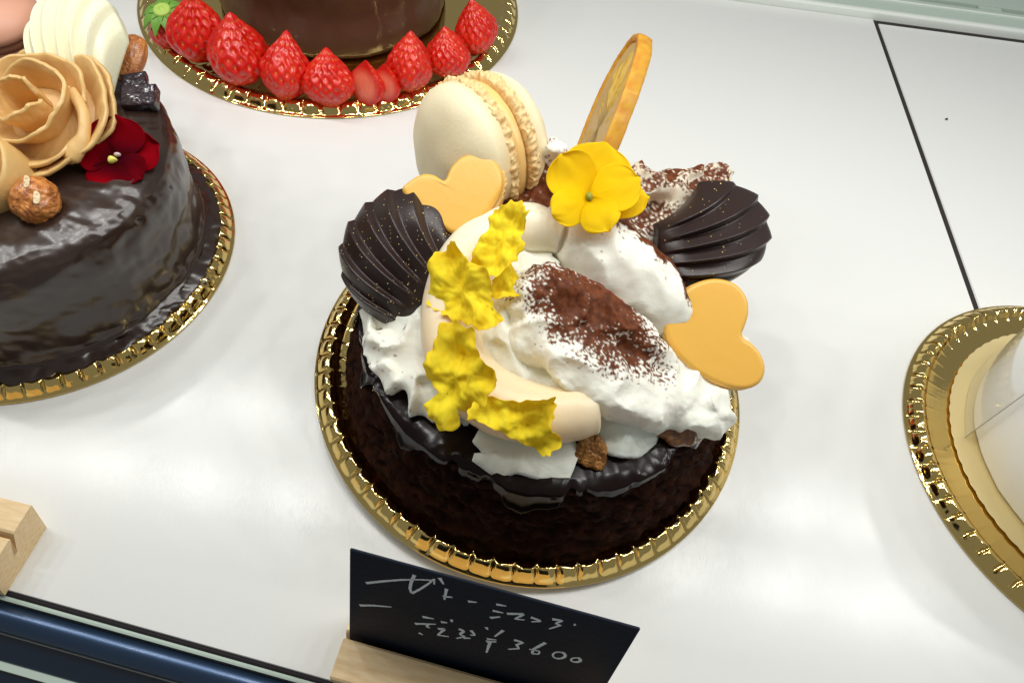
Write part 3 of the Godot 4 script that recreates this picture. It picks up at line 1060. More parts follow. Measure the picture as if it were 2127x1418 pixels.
func toppings() -> void:
	# caramel crescent
	var path := [Vector3(0.0000, 0.0665, -0.0090), Vector3(-0.0125, 0.0665, -0.0105), Vector3(-0.0225, 0.0635, -0.0040), Vector3(-0.0275, 0.0600, 0.0090), Vector3(-0.0270, 0.0560, 0.0240), Vector3(-0.0205, 0.0530, 0.0365), Vector3(-0.0090, 0.0515, 0.0430), Vector3(0.0040, 0.0515, 0.0440), Vector3(0.0165, 0.0520, 0.0400)]
	var beige := sc(239, 215, 178)
	var pale := sc(246, 238, 214)
	var cres := put("caramel_crescent", sweep(path, 120, 56, Vector3(0.1, 0.9, 0.3).normalized(), func(t: float) -> Vector3:
		var mid := smoothstep(0.10, 0.35, t) * smoothstep(0.95, 0.68, t)
		var w := 0.0078 - 0.0024 * smoothstep(0.10, 0.0, t) - 0.0008 * smoothstep(0.95, 1.0, t)
		return Vector3(w + 0.0030 * mid, w, 0.15 + 0.35 * mid), func(t: float, th: float, p: Vector3) -> Color:
		return pale.lerp(beige, smoothstep(0.05, 0.6, t))).mesh(), M.smooth_cream, self)
	tag(cres, "smooth caramel coloured crescent curving round the cocoa dusted cream", "crescent")

	# macaron
	var at := frame(Vector3(-0.0320, 0.0640, -0.0440), aim(-0.78, -0.40, 0.48), aim(-0.5, 0.85, 0.1)) * Transform3D(Basis.from_scale(Vector3(1.12, 1.12, 1.36)), Vector3.ZERO)
	var mac := thing("macaron", "cream coloured macaron standing on edge at the back of the cake", "macaron", at)
	var R := 0.0218
	for side in [1, -1]:
		var prof := []
		for k in 14:
			var a := PI / 2 * k / 15.0
			prof.append(Vector2(R * 0.985 * pow(sin(a), 0.82), 0.0050 + 0.0088 * cos(a)))
		prof.append(Vector2(R * 0.985, 0.0040)); prof.append(Vector2(R * 0.95, 0.0034)); prof.append(Vector2(0, 0.0034))
		var smooth_top := func(q: Vector2, th: float, k: int) -> Vector2: return Vector2(q.x * (1.0 + 0.012 * sin(th * 2.0 + side) + 0.004 * sin(th * 5.0)), q.y + nz_big.get_noise_2d(q.x * cos(th) * 500, q.x * sin(th) * 500 + 50 * side) * 0.0006)
		var flip := Basis(Vector3.RIGHT, PI / 2) if side > 0 else Basis(Vector3.RIGHT, -PI / 2)
		var sh := put("shell", lathe(prof, 96, smooth_top, func(p: Vector3, th: float, k: int) -> Color: return sc(240, 226, 188).lerp(sc(232, 206, 158), smoothstep(0.006, 0.004, p.y))).mesh(), M.macaron, mac, Transform3D(flip, Vector3.ZERO))
		var foot := []
		foot.append(Vector2(0, 0.0018)); foot.append(Vector2(R * 0.86, 0.0018))
		for e in 9:
			var an := -PI / 2 + PI * e / 8.0
			foot.append(Vector2(R * 0.945 + R * 0.05 * cos(an), 0.0032 + 0.0014 * sin(an)))
		foot.append(Vector2(R * 0.86, 0.0046)); foot.append(Vector2(0, 0.0046))
		var frill := func(q: Vector2, th: float, k: int) -> Vector2:
			if k < 2 or k > 10: return q
			var p := Vector3(cos(th) * 21.0, q.y * 1500.0 + 40 * side, sin(th) * 21.0)
			return Vector2(q.x + nz_fine.get_noise_3dv(p * 0.7) * 0.0011 + nz_mid.get_noise_3dv(p) * 0.0010 + 0.0003, q.y + nz_fine.get_noise_3dv(p + Vector3(50, 0, 0)) * 0.0005)
		put("foot", lathe(foot, 300, frill, func(p: Vector3, th: float, k: int) -> Color: return sc(240, 214, 160).lerp(sc(224, 180, 116), clampf(0.5 + 1.1 * nz_fine.get_noise_3dv(p * 900.0), 0, 1))).mesh(), M.macaron, sh)
	var cream_fill: StandardMaterial3D = M.icing.duplicate()
	cream_fill.albedo_color = sc(238, 196, 124).linear_to_srgb()
	var fil := put("filling", lathe([Vector2(0, -0.0019), Vector2(R * 0.88, -0.0019), Vector2(R * 0.925, -0.0012), Vector2(R * 0.935, 0), Vector2(R * 0.925, 0.0012), Vector2(R * 0.88, 0.0019), Vector2(0, 0.0019)], 96, func(q: Vector2, th: float, k: int) -> Vector2: return Vector2(q.x * (1.0 + 0.012 * nz_big.get_noise_2d(cos(th) * 40, sin(th) * 40)), q.y)).mesh(), cream_fill, mac, Transform3D(Basis(Vector3.RIGHT, PI / 2), Vector3.ZERO))
	fil.set_meta("label", "caramel filling between the two shells")

	# heart biscuits
	var lh := thing("heart_biscuit", "small golden heart biscuit leaning on the macaron, smooth icing on its face", "biscuit", frame(Vector3(-0.0362, 0.0710, -0.0165), aim(-0.06, 0.14, 0.98), VIEW_UP), "golden heart biscuits")
	var h := px([[-105, 5], [-90, -15], [-63, -30], [-40, -28], [-26, -20], [-17, -15], [-11, -24], [-4, -42], [14, -62], [35, -71], [60, -72], [87, -60], [105, -30], [105, 5], [87, 40], [62, 75], [12, 100], [-28, 80], [-78, 40]], 0.146)
	put("biscuit", prism(h, 140, 0.0032, 0.0008, true, func(q: Vector3) -> Vector3: return q * Vector3(1.055, 1.055, 1) + Vector3(nz_fine.get_noise_3dv(q * 1000), nz_fine.get_noise_3dv(q * 1000 + Vector3.ONE * 50), 0) * 0.0008 - Vector3(0, 0, 0.0030)).mesh(), M.biscuit, lh)
	put("icing", prism(h, 140, 0.0030, 0.0014).mesh(), M.icing, lh)
	var rh := thing("heart_biscuit", "larger golden heart biscuit lying sideways at the right edge of the cream", "biscuit", frame(Vector3(0.0480, 0.0580, 0.0110), aim(0.04, 0.10, 0.99), VIEW_UP), "golden heart biscuits")
	h = px([[-85, -65], [-40, -105], [10, -120], [55, -110], [80, -80], [83, -45], [74, -16], [68, -2], [72, 10], [86, 18], [106, 42], [114, 75], [100, 105], [65, 118], [20, 110], [-30, 85], [-70, 50], [-95, 10], [-100, -35]], 0.140)
	put("biscuit", prism(h, 140, 0.0032, 0.0008, true, func(q: Vector3) -> Vector3: return q * Vector3(1.01, 1.01, 1) - Vector3(0, 0, 0.0030)).mesh(), M.biscuit, rh)
	put("icing", prism(h, 140, 0.0034, 0.0015).mesh(), M.icing, rh)

	# dark shell chocolates
	var m := shell_mesh(0.0350, 7, 0.10, 0.82)
	var s1 := thing("shell_chocolate", "dark ribbed shell chocolate with dense gold dust, left of the crescent", "chocolate", frame(Vector3(-0.0365, 0.0515, 0.0112), aim(-0.12, 0.06, 0.98), aim(-0.76, 0.64, 0.05)), "dark shell chocolates")
	put("shell", m, M.shell, s1)
	gold_dust(m, s1, 420, 0.00026)
	var m2 := shell_mesh(0.0385, 6, -0.14, 0.58)
	var s2 := thing("shell_chocolate", "dark ribbed shell chocolate with sparse gold flecks, below the yellow flower on the right", "chocolate", frame(Vector3(0.0295, 0.0590, -0.0140), aim(0.08, 0.05, 0.98), aim(0.99, 0.05, 0.05)), "dark shell chocolates")
	put("shell", m2, M.shell, s2)
	gold_dust(m2, s2, 150, 0.00026)

	# dried orange slice
	var on := aim(-0.92, 0.34, 0.22)
	var ou := Vector3(0.175, 0.543, -0.821).normalized()
	var ot := frame(Vector3(0.0092, 0.0620, -0.0680), on, ou) * Transform3D(Basis.from_scale(Vector3(0.55, 1.0, 0.80)), Vector3.ZERO)
	var org := thing("orange_slice", "dried orange slice standing upright behind the yellow flower", "orange slice", ot)
	var OR := 0.0360
	var rindcol := func(p: Vector3, th: float, k: int) -> Color:
		return sc(255, 206, 64).lerp(sc(240, 164, 54), clampf(0.5 + nz_mid.get_noise_3dv(p * 900) * 0.9, 0, 1))
	var wob := func(q: Vector2, th: float, k: int) -> Vector2:
		var w := 1.0 + 0.012 * sin(th * 3.0) + nz_big.get_noise_2d(cos(th) * 30, sin(th) * 30) * 0.03
		return Vector2(q.x * w, q.y + 0.0008 * sin(th * 2.0 + 1.0) + (nz_fine.get_noise_3d(cos(th) * 29, q.y * 1000, sin(th) * 29) * 0.0002))
	var turn := Transform3D(Basis(Vector3.RIGHT, PI / 2), Vector3.ZERO)
	put("rind", lathe([Vector2(OR - 0.0028, -0.0034), Vector2(OR - 0.0012, -0.0037), Vector2(OR - 0.0003, -0.0033), Vector2(OR, -0.002), Vector2(OR + 0.0001, 0), Vector2(OR, 0.002), Vector2(OR - 0.0003, 0.0033), Vector2(OR - 0.0012, 0.0037), Vector2(OR - 0.0028, 0.0034), Vector2(OR - 0.0028, 0), Vector2(OR - 0.0028, -0.0034)], 160, wob, rindcol).mesh(), M.orange, org, turn)
	put("pith", lathe([Vector2(0, -0.0024), Vector2(OR - 0.0036, -0.0026), Vector2(OR - 0.0030, -0.0022), Vector2(OR - 0.0029, 0), Vector2(OR - 0.0030, 0.0022), Vector2(OR - 0.0036, 0.0026), Vector2(0, 0.0024)], 80, wob, func(p: Vector3, th: float, k: int) -> Color: return sc(255, 226, 150)).mesh(), M.orange, org, turn)
	for k in 10:
		var a0 := TAU * k / 10.0
		put("segment", ball(28, 12, func(u: float, t: float) -> Vector3:
			var b := u * TAU
			var rr := sin(PI * t)
			var q := Vector2(cos(b), sin(b)) * rr
			var rad := OR * 0.52 + q.x * OR * 0.38
			var ang := a0 + q.y * 0.30 * (0.62 + 0.45 * (q.x + 1.0) * 0.5)
			var z := cos(PI * t) * (0.0034 + 0.0010 * nz_mid.get_noise_2d(q.x * 9 + k * 7, q.y * 9))
			return Vector3(cos(ang) * rad, sin(ang) * rad, z), func(u: float, t: float, p: Vector3) -> Color: return sc(255, 204, 70).lerp(sc(255, 230, 126), clampf(0.5 + nz_mid.get_noise_3dv(p * 1000), 0, 1))).mesh(), M.orange, org)

	# yellow viola
	var v := thing("yellow_viola", "fresh yellow viola flower on top of the cream, below the orange slice", "flower", frame(Vector3(0.0046, 0.0812, -0.0128), aim(0.02, 0.16, 0.98), aim(0, 1, 0)))
	var yel := func(x: float, r: float, dir: float) -> Color:
		var c := sc(252, 212, 4).lerp(sc(255, 224, 40), clampf(r * 0.9, 0, 1))
		var vein := smoothstep(0.5, 0.0, r) * (0.5 + 0.5 * cos(x * 26.0)) * 0.22
		if dir > 60 and dir < 140: vein *= 0.3
		return c.lerp(sc(206, 140, 6), vein + smoothstep(0.16, 0.0, r) * 0.4)
	viola(v, [[72, 142, 160, 0.002, -0.0034, 0.001], [4, 142, 92, -0.001, -0.0024, 0.001], [124, 116, 122, 0.003, -0.0018, 0.002], [20, 122, 112, 0.001, 0.0002, 0.001], [206, 92, 88, 0.000, 0.0006, -0.001], [300, 88, 96, -0.001, 0.0012, -0.001]], yel, 0.131, M.petal)
	put("flower_centre", ball(18, 12, func(u: float, t: float) -> Vector3:
		var a := u * TAU
		return Vector3(cos(a) * sin(t * PI) * 0.0011, sin(a) * sin(t * PI) * 0.0014, cos(t * PI) * 0.0012 + 0.0012)).mesh(), mat(sc(150, 150, 40), 0.5), v)

	# dried petals on the crescent
	dried("dried_petal", "curled yellow petal at the top of the crescent", px([[-15, -55], [20, -70], [50, -55], [38, -10], [45, 10], [20, 40], [-5, 60], [-48, 50], [-38, 10], [-22, -20]], 0.164), frame(Vector3(-0.0185, 0.0775, 0.0070), aim(-0.25, 0.1, 0.96), VIEW_UP), 31, 0.5, Vector2(0.9, -0.4))
	dried("dried_petal", "wide flat yellow petal on the outer left side of the crescent", px([[-65, -45], [-20, -80], [-5, -60], [15, -40], [50, -20], [48, 30], [70, 55], [40, 70], [0, 62], [-45, 40], [-68, 20]], 0.167), frame(Vector3(-0.0258, 0.0715, 0.0198), aim(-0.42, 0.1, 0.9), VIEW_UP), 32, 0.3, Vector2(0.7, 0.7))
	dried("dried_petal", "small dark yellow petal scrap on the inner side of the crescent", px([[-32, 10], [-10, -35], [10, -15], [25, 12], [30, 25], [-8, 32], [-28, 30]], 0.167), frame(Vector3(-0.0135, 0.0705, 0.0135), aim(0.2, 0.2, 0.95), VIEW_UP), 33, 0.4, Vector2(0.6, -0.7))
	dried("dried_petal", "long folded yellow petal low on the left of the crescent", px([[-30, -70], [15, -65], [35, -20], [62, 12], [45, 45], [20, 62], [-15, 70], [-8, 95], [-35, 98], [-60, 55], [-30, 50], [-66, 10], [-48, -30]], 0.171), frame(Vector3(-0.0218, 0.0650, 0.0420), aim(-0.35, -0.1, 0.93), VIEW_UP), 34, 0.45, Vector2(0.95, 0.2))
	dried("dried_petal", "crumpled yellow petal hanging off the front of the crescent", px([[-80, -30], [-40, -42], [0, -38], [50, -48], [55, -15], [45, 0], [65, 25], [52, 52], [20, 42], [-10, 20], [-45, 0], [-82, -12]], 0.171), frame(Vector3(-0.0040, 0.0600, 0.0530), aim(0.0, -0.25, 0.95), VIEW_UP), 35, 0.4, Vector2(0.3, 0.95))
	var fallen := put("fallen_petal", patch(px([[-22, -10], [-5, -25], [18, -20], [22, 10], [0, 20], [-18, 15]], 0.155), 50, 8, func(p: Vector2) -> float: return p.x * p.x * 30.0, 0.0004, func(p: Vector2, k: float) -> Color: return sc(210, 180, 14)).mesh(), M.petal, self, frame(Vector3(-0.0455, 0.0436, 0.0290), Vector3(-0.2, 0.9, 0.4), Vector3(0, 0.4, -0.9)))
	tag(fallen, "small olive yellow petal tucked under the cream at the left cake edge", "petal")

	# nuts half hidden under the cream
	var almond := put("almond_flake", patch(px([[-32, -30], [5, -38], [22, -20], [26, 15], [20, 28], [-8, 26], [-38, 16]], 0.150), 60, 8, func(p: Vector2) -> float: return nz_mid.get_noise_2d(p.x * 900, p.y * 900) * 0.0008 - p.x * p.x * 12.0, 0.0022, func(p: Vector2, k: float) -> Color: return sc(176, 122, 56).lerp(sc(120, 74, 30), clampf(0.5 + nz_mid.get_noise_2d(p.x * 1800, p.y * 900), 0, 1)), false).mesh(), M.nut, self, frame(Vector3(0.0190, 0.0440, 0.0500), Vector3(0.05, 0.8, 0.6), Vector3(0, 0.6, -0.8)))
	tag(almond, "brown almond flake sticking out under the cream at the front", "nut")
	var pecan := put("candied_nut", ball(48, 28, func(u: float, t: float) -> Vector3:
		var a := u * TAU
		var r := sin(PI * t)
		var p := Vector3(-cos(PI * t) * 0.0085, sin(a) * r * 0.0042, cos(a) * r * 0.0058)
		return p * (1.0 + 0.16 * sin(a * 3.0 + t * 5.0) * r + nz_mid.get_noise_3dv(p * 900) * 0.2), func(u: float, t: float, p: Vector3) -> Color: return sc(96, 56, 26).lerp(sc(150, 96, 44), clampf(0.4 + nz_mid.get_noise_3dv(p * 1300), 0, 1))).mesh(), coat(M.nut.duplicate(), 0.7, 0.12), self, Transform3D(Basis(Vector3.UP, 0.25), Vector3(0.0440, 0.0435, 0.0350)))
	var crumb := put("chocolate_crumb", ball(14, 8, func(u: float, t: float) -> Vector3:
		var a := u * TAU
		var p := Vector3(cos(a) * sin(t * PI) * 0.0008, 0.0005 + cos(t * PI) * 0.0005, sin(a) * sin(t * PI) * 0.0006)
		return p * (1.0 + 0.5 * nz_mid.get_noise_3dv(p * 4000.0))).mesh(), M.shell, self, Transform3D(Basis(), Vector3(0.2044, 0.0, -0.2086)))
	tag(crumb, "tiny dark chocolate crumb lying on the right shelf panel near the back", "crumb")
	tag(pecan, "shiny candied brown nut under the cream at the front right", "nut")


const LC := Vector3(-0.1962, 0.0, -0.0166)


func left_cake() -> void:
	var c := thing("glazed_cake", "round cake coated in glossy dark chocolate glaze, at the left edge", "cake", Transform3D(Basis(), LC))
	var prof := []
	for q in [[0, 0.0030], [0.0635, 0.0030], [0.0650, 0.0036], [0.0645, 0.0046], [0.0615, 0.0056], [0.0592, 0.0070], [0.0582, 0.0100], [0.0584, 0.016], [0.0588, 0.022], [0.0592, 0.028], [0.0595, 0.034], [0.0596, 0.040], [0.0592, 0.0445], [0.0582, 0.0475], [0.0562, 0.0495], [0.0530, 0.0505], [0.045, 0.0508], [0.03, 0.0505], [0.015, 0.0505], [0, 0.0505]]:
		prof.append(Vector2(q[0], q[1]))
	var fine := []
	for k in prof.size() - 1:
		for e in 4: fine.append(prof[k].lerp(prof[k + 1], e / 4.0))
	fine.append(prof[-1])
	var pits := []
	for k in 26: pits.append(Vector3(rng.randf() * TAU, rng.randf_range(0.010, 0.049), rng.randf_range(0.0005, 0.0012)))
	var wav := func(q: Vector2, th: float, k: int) -> Vector2:
		if q.x < 0.01: return q
		var p := Vector3(cos(th) * q.x, q.y, sin(th) * q.x) * 1000.0
		var dr := nz_big.get_noise_3dv(p * Vector3(0.7, 1.0, 0.7)) * 0.0011 + nz_big.get_noise_3dv(p * Vector3(1.8, 0.5, 1.8)) * 0.0005
		if q.y < 0.006: dr = nz_big.get_noise_2d(p.x, p.z) * 0.0035
		for w in pits:
			var dd := Vector2(wrapf(th - w.x, -PI, PI) * 0.059, q.y - w.y).length()
			if dd < w.z * 1.6: dr -= 0.0012 * exp(-pow(dd / w.z, 4.0))
		var dy := nz_big.get_noise_2d(p.x, p.z) * 0.0009 if q.y > 0.047 else 0.0
		return Vector2(q.x + dr * (1.0 if q.y < 0.049 else 0.2), q.y + dy)
	put("glaze", lathe(fine, 420, wav).mesh(), M.ganache, c)

	# rose of tan chocolate
	var ax := aim(-0.05, 0.22, 0.97)
	var rt := frame(Vector3(-0.1785, 0.0585, -0.0285), ax, VIEW_UP)
	var rose := thing("chocolate_rose", "large tan chocolate rose with rolled petals on the dark glazed cake", "chocolate rose", rt)
	var bands := [[0.0050, 0.0064, 0.0030, 0.0130, 0.4, 5.9], [0.0080, 0.0138, 0.0, 0.0100, 2.6, 6.0], [0.0105, 0.0205, -0.003, 0.0062, 0.2, 5.6], [0.0120, 0.0240, -0.004, 0.0038, 3.0, 4.6], [0.0130, 0.0258, -0.007, 0.0008, -0.6, 3.8], [0.0120, 0.0245, -0.008, -0.0010, 2.2, 3.0]]
	for q in bands:
		var f := func(u: float, t: float) -> Vector3:
			var a: float = q[4] + q[5] * u
			var fade := smoothstep(0.0, 0.12, u) * smoothstep(1.0, 0.88, u)
			var tt := t * (0.72 + 0.28 * fade)
			var r: float = lerpf(q[0], q[1], pow(tt, 1.1)) + u * 0.0016
			r += nz_big.get_noise_2d(u * 60 + q[0] * 9000, tt * 14) * 0.0016 * tt + 0.0004 * sin(u * 21.0) * tt
			var z: float = lerpf(q[2] - 0.004, q[3], tt) + nz_big.get_noise_2d(u * 90 + q[1] * 7000, 3.0) * 0.0016 * tt - 0.0012 * maxf(0.0, tt - 0.85) * 4.0
			return Vector3(cos(a) * r, sin(a) * r, z)
		put("petal", slab(90, 16, f, 0.0011).mesh(), M.rose, rose)
	put("rose_base", ball(48, 20, func(u: float, t: float) -> Vector3:
		var a := u * TAU
		return Vector3(cos(a) * sin(t * PI) * 0.0205, sin(a) * sin(t * PI) * 0.0205, cos(t * PI) * 0.0105 - 0.0090)).mesh(), M.rose, rose)
	put("curl", sweep([Vector3(0.0120, 0.0070, 0.0030), Vector3(0.0175, -0.0010, 0.0032), Vector3(0.0185, -0.0090, 0.0025), Vector3(0.0160, -0.0140, 0.0020), Vector3(0.0135, -0.0175, 0.0010)], 40, 20, Vector3(0, 0, 1), func(t: float) -> Vector3: return Vector3(0.0018 + 0.0016 * smoothstep(0.6, 0.85, t), 0.0014 + 0.001 * t, 0) * (1.0 - 0.5 * smoothstep(0.93, 1.0, t))).mesh(), M.rose, rose)
	# second rose at the edge of the picture
	var r2 := thing("chocolate_rose", "olive tan chocolate rosebud at the left picture edge beside the hazelnut", "chocolate rose", frame(Vector3(-0.1835, 0.0560, -0.0005), aim(-0.2, 0.2, 0.95), VIEW_UP))
	for q in [[0.004, 0.007, 0.0, 0.0095, 0.5, 5.5], [0.008, 0.0110, -0.004, 0.0070, 2.0, 5.0], [0.0105, 0.0130, -0.008, 0.0035, -1.2, 5.2]]:
		put("petal", slab(70, 12, func(u: float, t: float) -> Vector3:
			var a: float = q[4] + q[5] * u
			var r: float = lerpf(q[0], q[1], sin(t * 2.2))
			return Vector3(cos(a) * r, sin(a) * r, lerpf(q[2] - 0.004, q[3], t) + nz_big.get_noise_2d(u * 50, q[1] * 3000) * 0.001), 0.0011).mesh(), M.rose, r2)
	put("rose_base", ball(40, 16, func(u: float, t: float) -> Vector3:
		var a := u * TAU
		return Vector3(cos(a) * sin(t * PI) * 0.0115, sin(a) * sin(t * PI) * 0.0115, cos(t * PI) * 0.0090 - 0.0035)).mesh(), M.rose, r2)

	# white shell chocolate standing behind the rose
	var wm := shell_mesh(0.0400, 7, 0.02, 0.56)
	var ws := thing("shell_chocolate", "large ivory ribbed shell chocolate standing behind the tan rose", "chocolate", frame(Vector3(-0.1745, 0.0530, -0.0440), aim(0.02, 0.10, 0.99), aim(-0.12, 0.99, 0.05)))
	put("shell", wm, M.white_shell, ws)

	# red viola
	var rv := thing("red_viola", "deep red viola flower resting on the rim of the glazed cake", "flower", frame(Vector3(-0.1505, 0.0535, -0.0195), aim(0.12, 0.10, 0.98), VIEW_UP))
	var red := func(x: float, r: float, dir: float) -> Color:
		var hue := sc(120, 6, 18).lerp(sc(58, 3, 12), smoothstep(0.7, 0.1, r))
		if dir > 200 and dir < 300: hue = hue.lerp(sc(150, 14, 24), smoothstep(0.5, 0.9, r))
		if dir < 60: hue = hue.lerp(sc(134, 8, 22), 0.6)
		if dir > 300: hue = hue.lerp(sc(60, 4, 16), 0.5)
		return hue
	viola(rv, [[30, 98, 96, 0.000, -0.0022, 0.001], [88, 100, 122, 0.002, -0.0012, 0.002], [160, 72, 88, 0.001, 0.0002, 0.001], [325, 74, 84, 0.000, 0.0004, 0.001], [258, 78, 100, -0.001, 0.0010, -0.001]], red, 0.148, M.red_petal)
	put("flower_centre", ball(18, 12, func(u: float, t: float) -> Vector3:
		var a := u * TAU
		return Vector3(cos(a) * sin(t * PI) * 0.0015, sin(a) * sin(t * PI) * (0.0012 - 0.0006 * cos(a)) - 0.0004, cos(t * PI) * 0.0013 + 0.0016)).mesh(), mat(sc(230, 220, 110), 0.5), rv)
	put("flower_throat", ball(14, 10, func(u: float, t: float) -> Vector3:
		var a := u * TAU
		return Vector3(cos(a) * sin(t * PI) * 0.0011 + 0.0014, sin(a) * sin(t * PI) * 0.0007 + 0.0014, cos(t * PI) * 0.0010 + 0.0016)).mesh(), mat(sc(215, 190, 190), 0.5), rv)

	# nuts
	var hz := thing("caramel_hazelnut", "brown caramelised hazelnut with pale flakes on the glazed cake top", "nut", frame(Vector3(-0.1645, 0.0540, 0.0035), aim(0, 0.2, 0.97), VIEW_UP))
	put("kernel", ball(72, 44, func(u: float, t: float) -> Vector3:
		var a := u * TAU
		var r := sin(PI * t)
		var p := Vector3(cos(a) * r * 0.0068, -cos(PI * t) * -0.0074, sin(a) * r * 0.0062)
		return p * (1.0 + 0.05 * absf(sin(a * 7.0 + nz_big.get_noise_3dv(p * 2500) * 5.0)) * r + 0.12 * nz_mid.get_noise_3dv(p * 700)), func(u: float, t: float, p: Vector3) -> Color: return sc(222, 146, 74).lerp(sc(164, 92, 42), clampf(0.5 + nz_mid.get_noise_3dv(p * 1200) * 1.2, 0, 1))).mesh(), coat(M.nut.duplicate(), 0.5, 0.2), hz)
	for q in [Vector3(0.0010, 0.0035, 0.0062), Vector3(0.0045, -0.0015, 0.0058)]:
		put("flake", patch(px([[-6, -14], [6, -10], [8, 12], [-4, 14]], 0.13), 24, 4, func(p: Vector2) -> float: return p.x * 0.2, 0.0004, func(p: Vector2, k: float) -> Color: return sc(236, 212, 168)).mesh(), M.nut, hz, Transform3D(Basis(Vector3.UP, q.x * 90.0), q))
	var al := put("almond", ball(48, 30, func(u: float, t: float) -> Vector3:
		var a := u * TAU
		var r := pow(sin(PI * t), 0.8) * (0.8 + 0.2 * t)
		var p := Vector3(cos(a) * r * 0.0060, -cos(PI * t) * 0.0095, sin(a) * r * 0.0042)
		return p * (1.0 + 0.04 * sin(a * 14.0 + t * 3.0) * r), func(u: float, t: float, p: Vector3) -> Color: return sc(206, 134, 66).lerp(sc(156, 86, 36), clampf(0.5 + nz_mid.get_noise_3dv(p * Vector3(1600, 400, 1600)), 0, 1))).mesh(), coat(M.nut.duplicate(), 0.4, 0.2), self, frame(Vector3(-0.1690, 0.0540, -0.0700), aim(0.1, 0.1, 0.98), aim(0.25, 0.95, 0)))
	tag(al, "whole brown almond peeping out behind the ivory shell", "nut")

	# dark jelly cubes
	for q in [[Vector3(-0.1615, 0.0545, -0.0580), 0.5, "square dark berry jelly cube with sugary top beside the ivory shell", 0.0034], [Vector3(-0.1570, 0.0530, -0.0515), 0.3, "lower dark berry jelly cube lying nearest the cake rim", 0.0046]]:
		var jt := Transform3D(Basis(Vector3.UP, q[1]) * Basis(Vector3.RIGHT, 0.3), q[0])
		var jc := put("jelly_cube", prism([Vector2(-1.3, -0.9) * q[3], Vector2(1.3, -1.0) * q[3], Vector2(1.25, 0.9) * q[3], Vector2(-1.2, 1.0) * q[3]], 80, q[3] * 1.2, 0.0009, false, func(p: Vector3) -> Vector3: return Vector3(p.x, p.z - 0.003, p.y) + Vector3.ONE * nz_mid.get_noise_3dv(p * 700) * 0.0006).mesh(), M.jelly, self, jt)
		tag(jc, q[2], "jelly cube", "dark berry jelly cubes")

	# pink macaron, crumb and paper doily at the corner of the picture
	var pm := thing("pink_macaron", "dusty pink macaron in the top left corner behind the rose", "macaron", frame(Vector3(-0.2150, 0.0600, -0.0680), aim(0.1, 0.45, 0.88), VIEW_UP))
	for side in [1, -1]:
		put("shell", lathe([Vector2(0, 0.0105), Vector2(0.008, 0.0098), Vector2(0.013, 0.0078), Vector2(0.0158, 0.0050), Vector2(0.0160, 0.0030), Vector2(0.0152, 0.0018), Vector2(0, 0.0018)], 72, func(q: Vector2, th: float, k: int) -> Vector2: return q * Vector2(1, side)).mesh(), M.pink, pm, Transform3D(Basis(Vector3.RIGHT, PI / 2), Vector3.ZERO))
	put("filling", lathe([Vector2(0, -0.0016), Vector2(0.0140, -0.0016), Vector2(0.0146, 0), Vector2(0.0140, 0.0016), Vector2(0, 0.0016)], 60).mesh(), M.pink, pm, Transform3D(Basis(Vector3.RIGHT, PI / 2), Vector3.ZERO))
	var cr := put("brownie_crumb", ball(40, 24, func(u: float, t: float) -> Vector3:
		var a := u * TAU
		var p := Vector3(cos(a) * sin(t * PI) * 0.0075, cos(t * PI) * 0.0055, sin(a) * sin(t * PI) * 0.0075)
		return p * (1.0 + 0.5 * nz_mid.get_noise_3dv(p * 900))).mesh(), M.crumb, self, Transform3D(Basis(), Vector3(-0.2135, 0.0740, -0.0780)))
	tag(cr, "rough brown crumb on the pink macaron in the corner", "crumb")
	var pick := put("paper_lace", patch(px([[-40, -80], [60, -80], [70, 20], [40, 70], [0, 60], [-30, 20]], 0.16), 80, 10, func(p: Vector2) -> float: return 0.0008 * sin(p.x * 1500) * sin(p.y * 1500), 0.0005).mesh(), M.doily, self, frame(Vector3(-0.2060, 0.0570, -0.0850), aim(0.0, 0.3, 0.95), VIEW_UP))
	tag(pick, "white embossed paper lace between the pink macaron and ivory shell", "paper")


const TC := Vector3(-0.1418, 0.0, -0.2184)


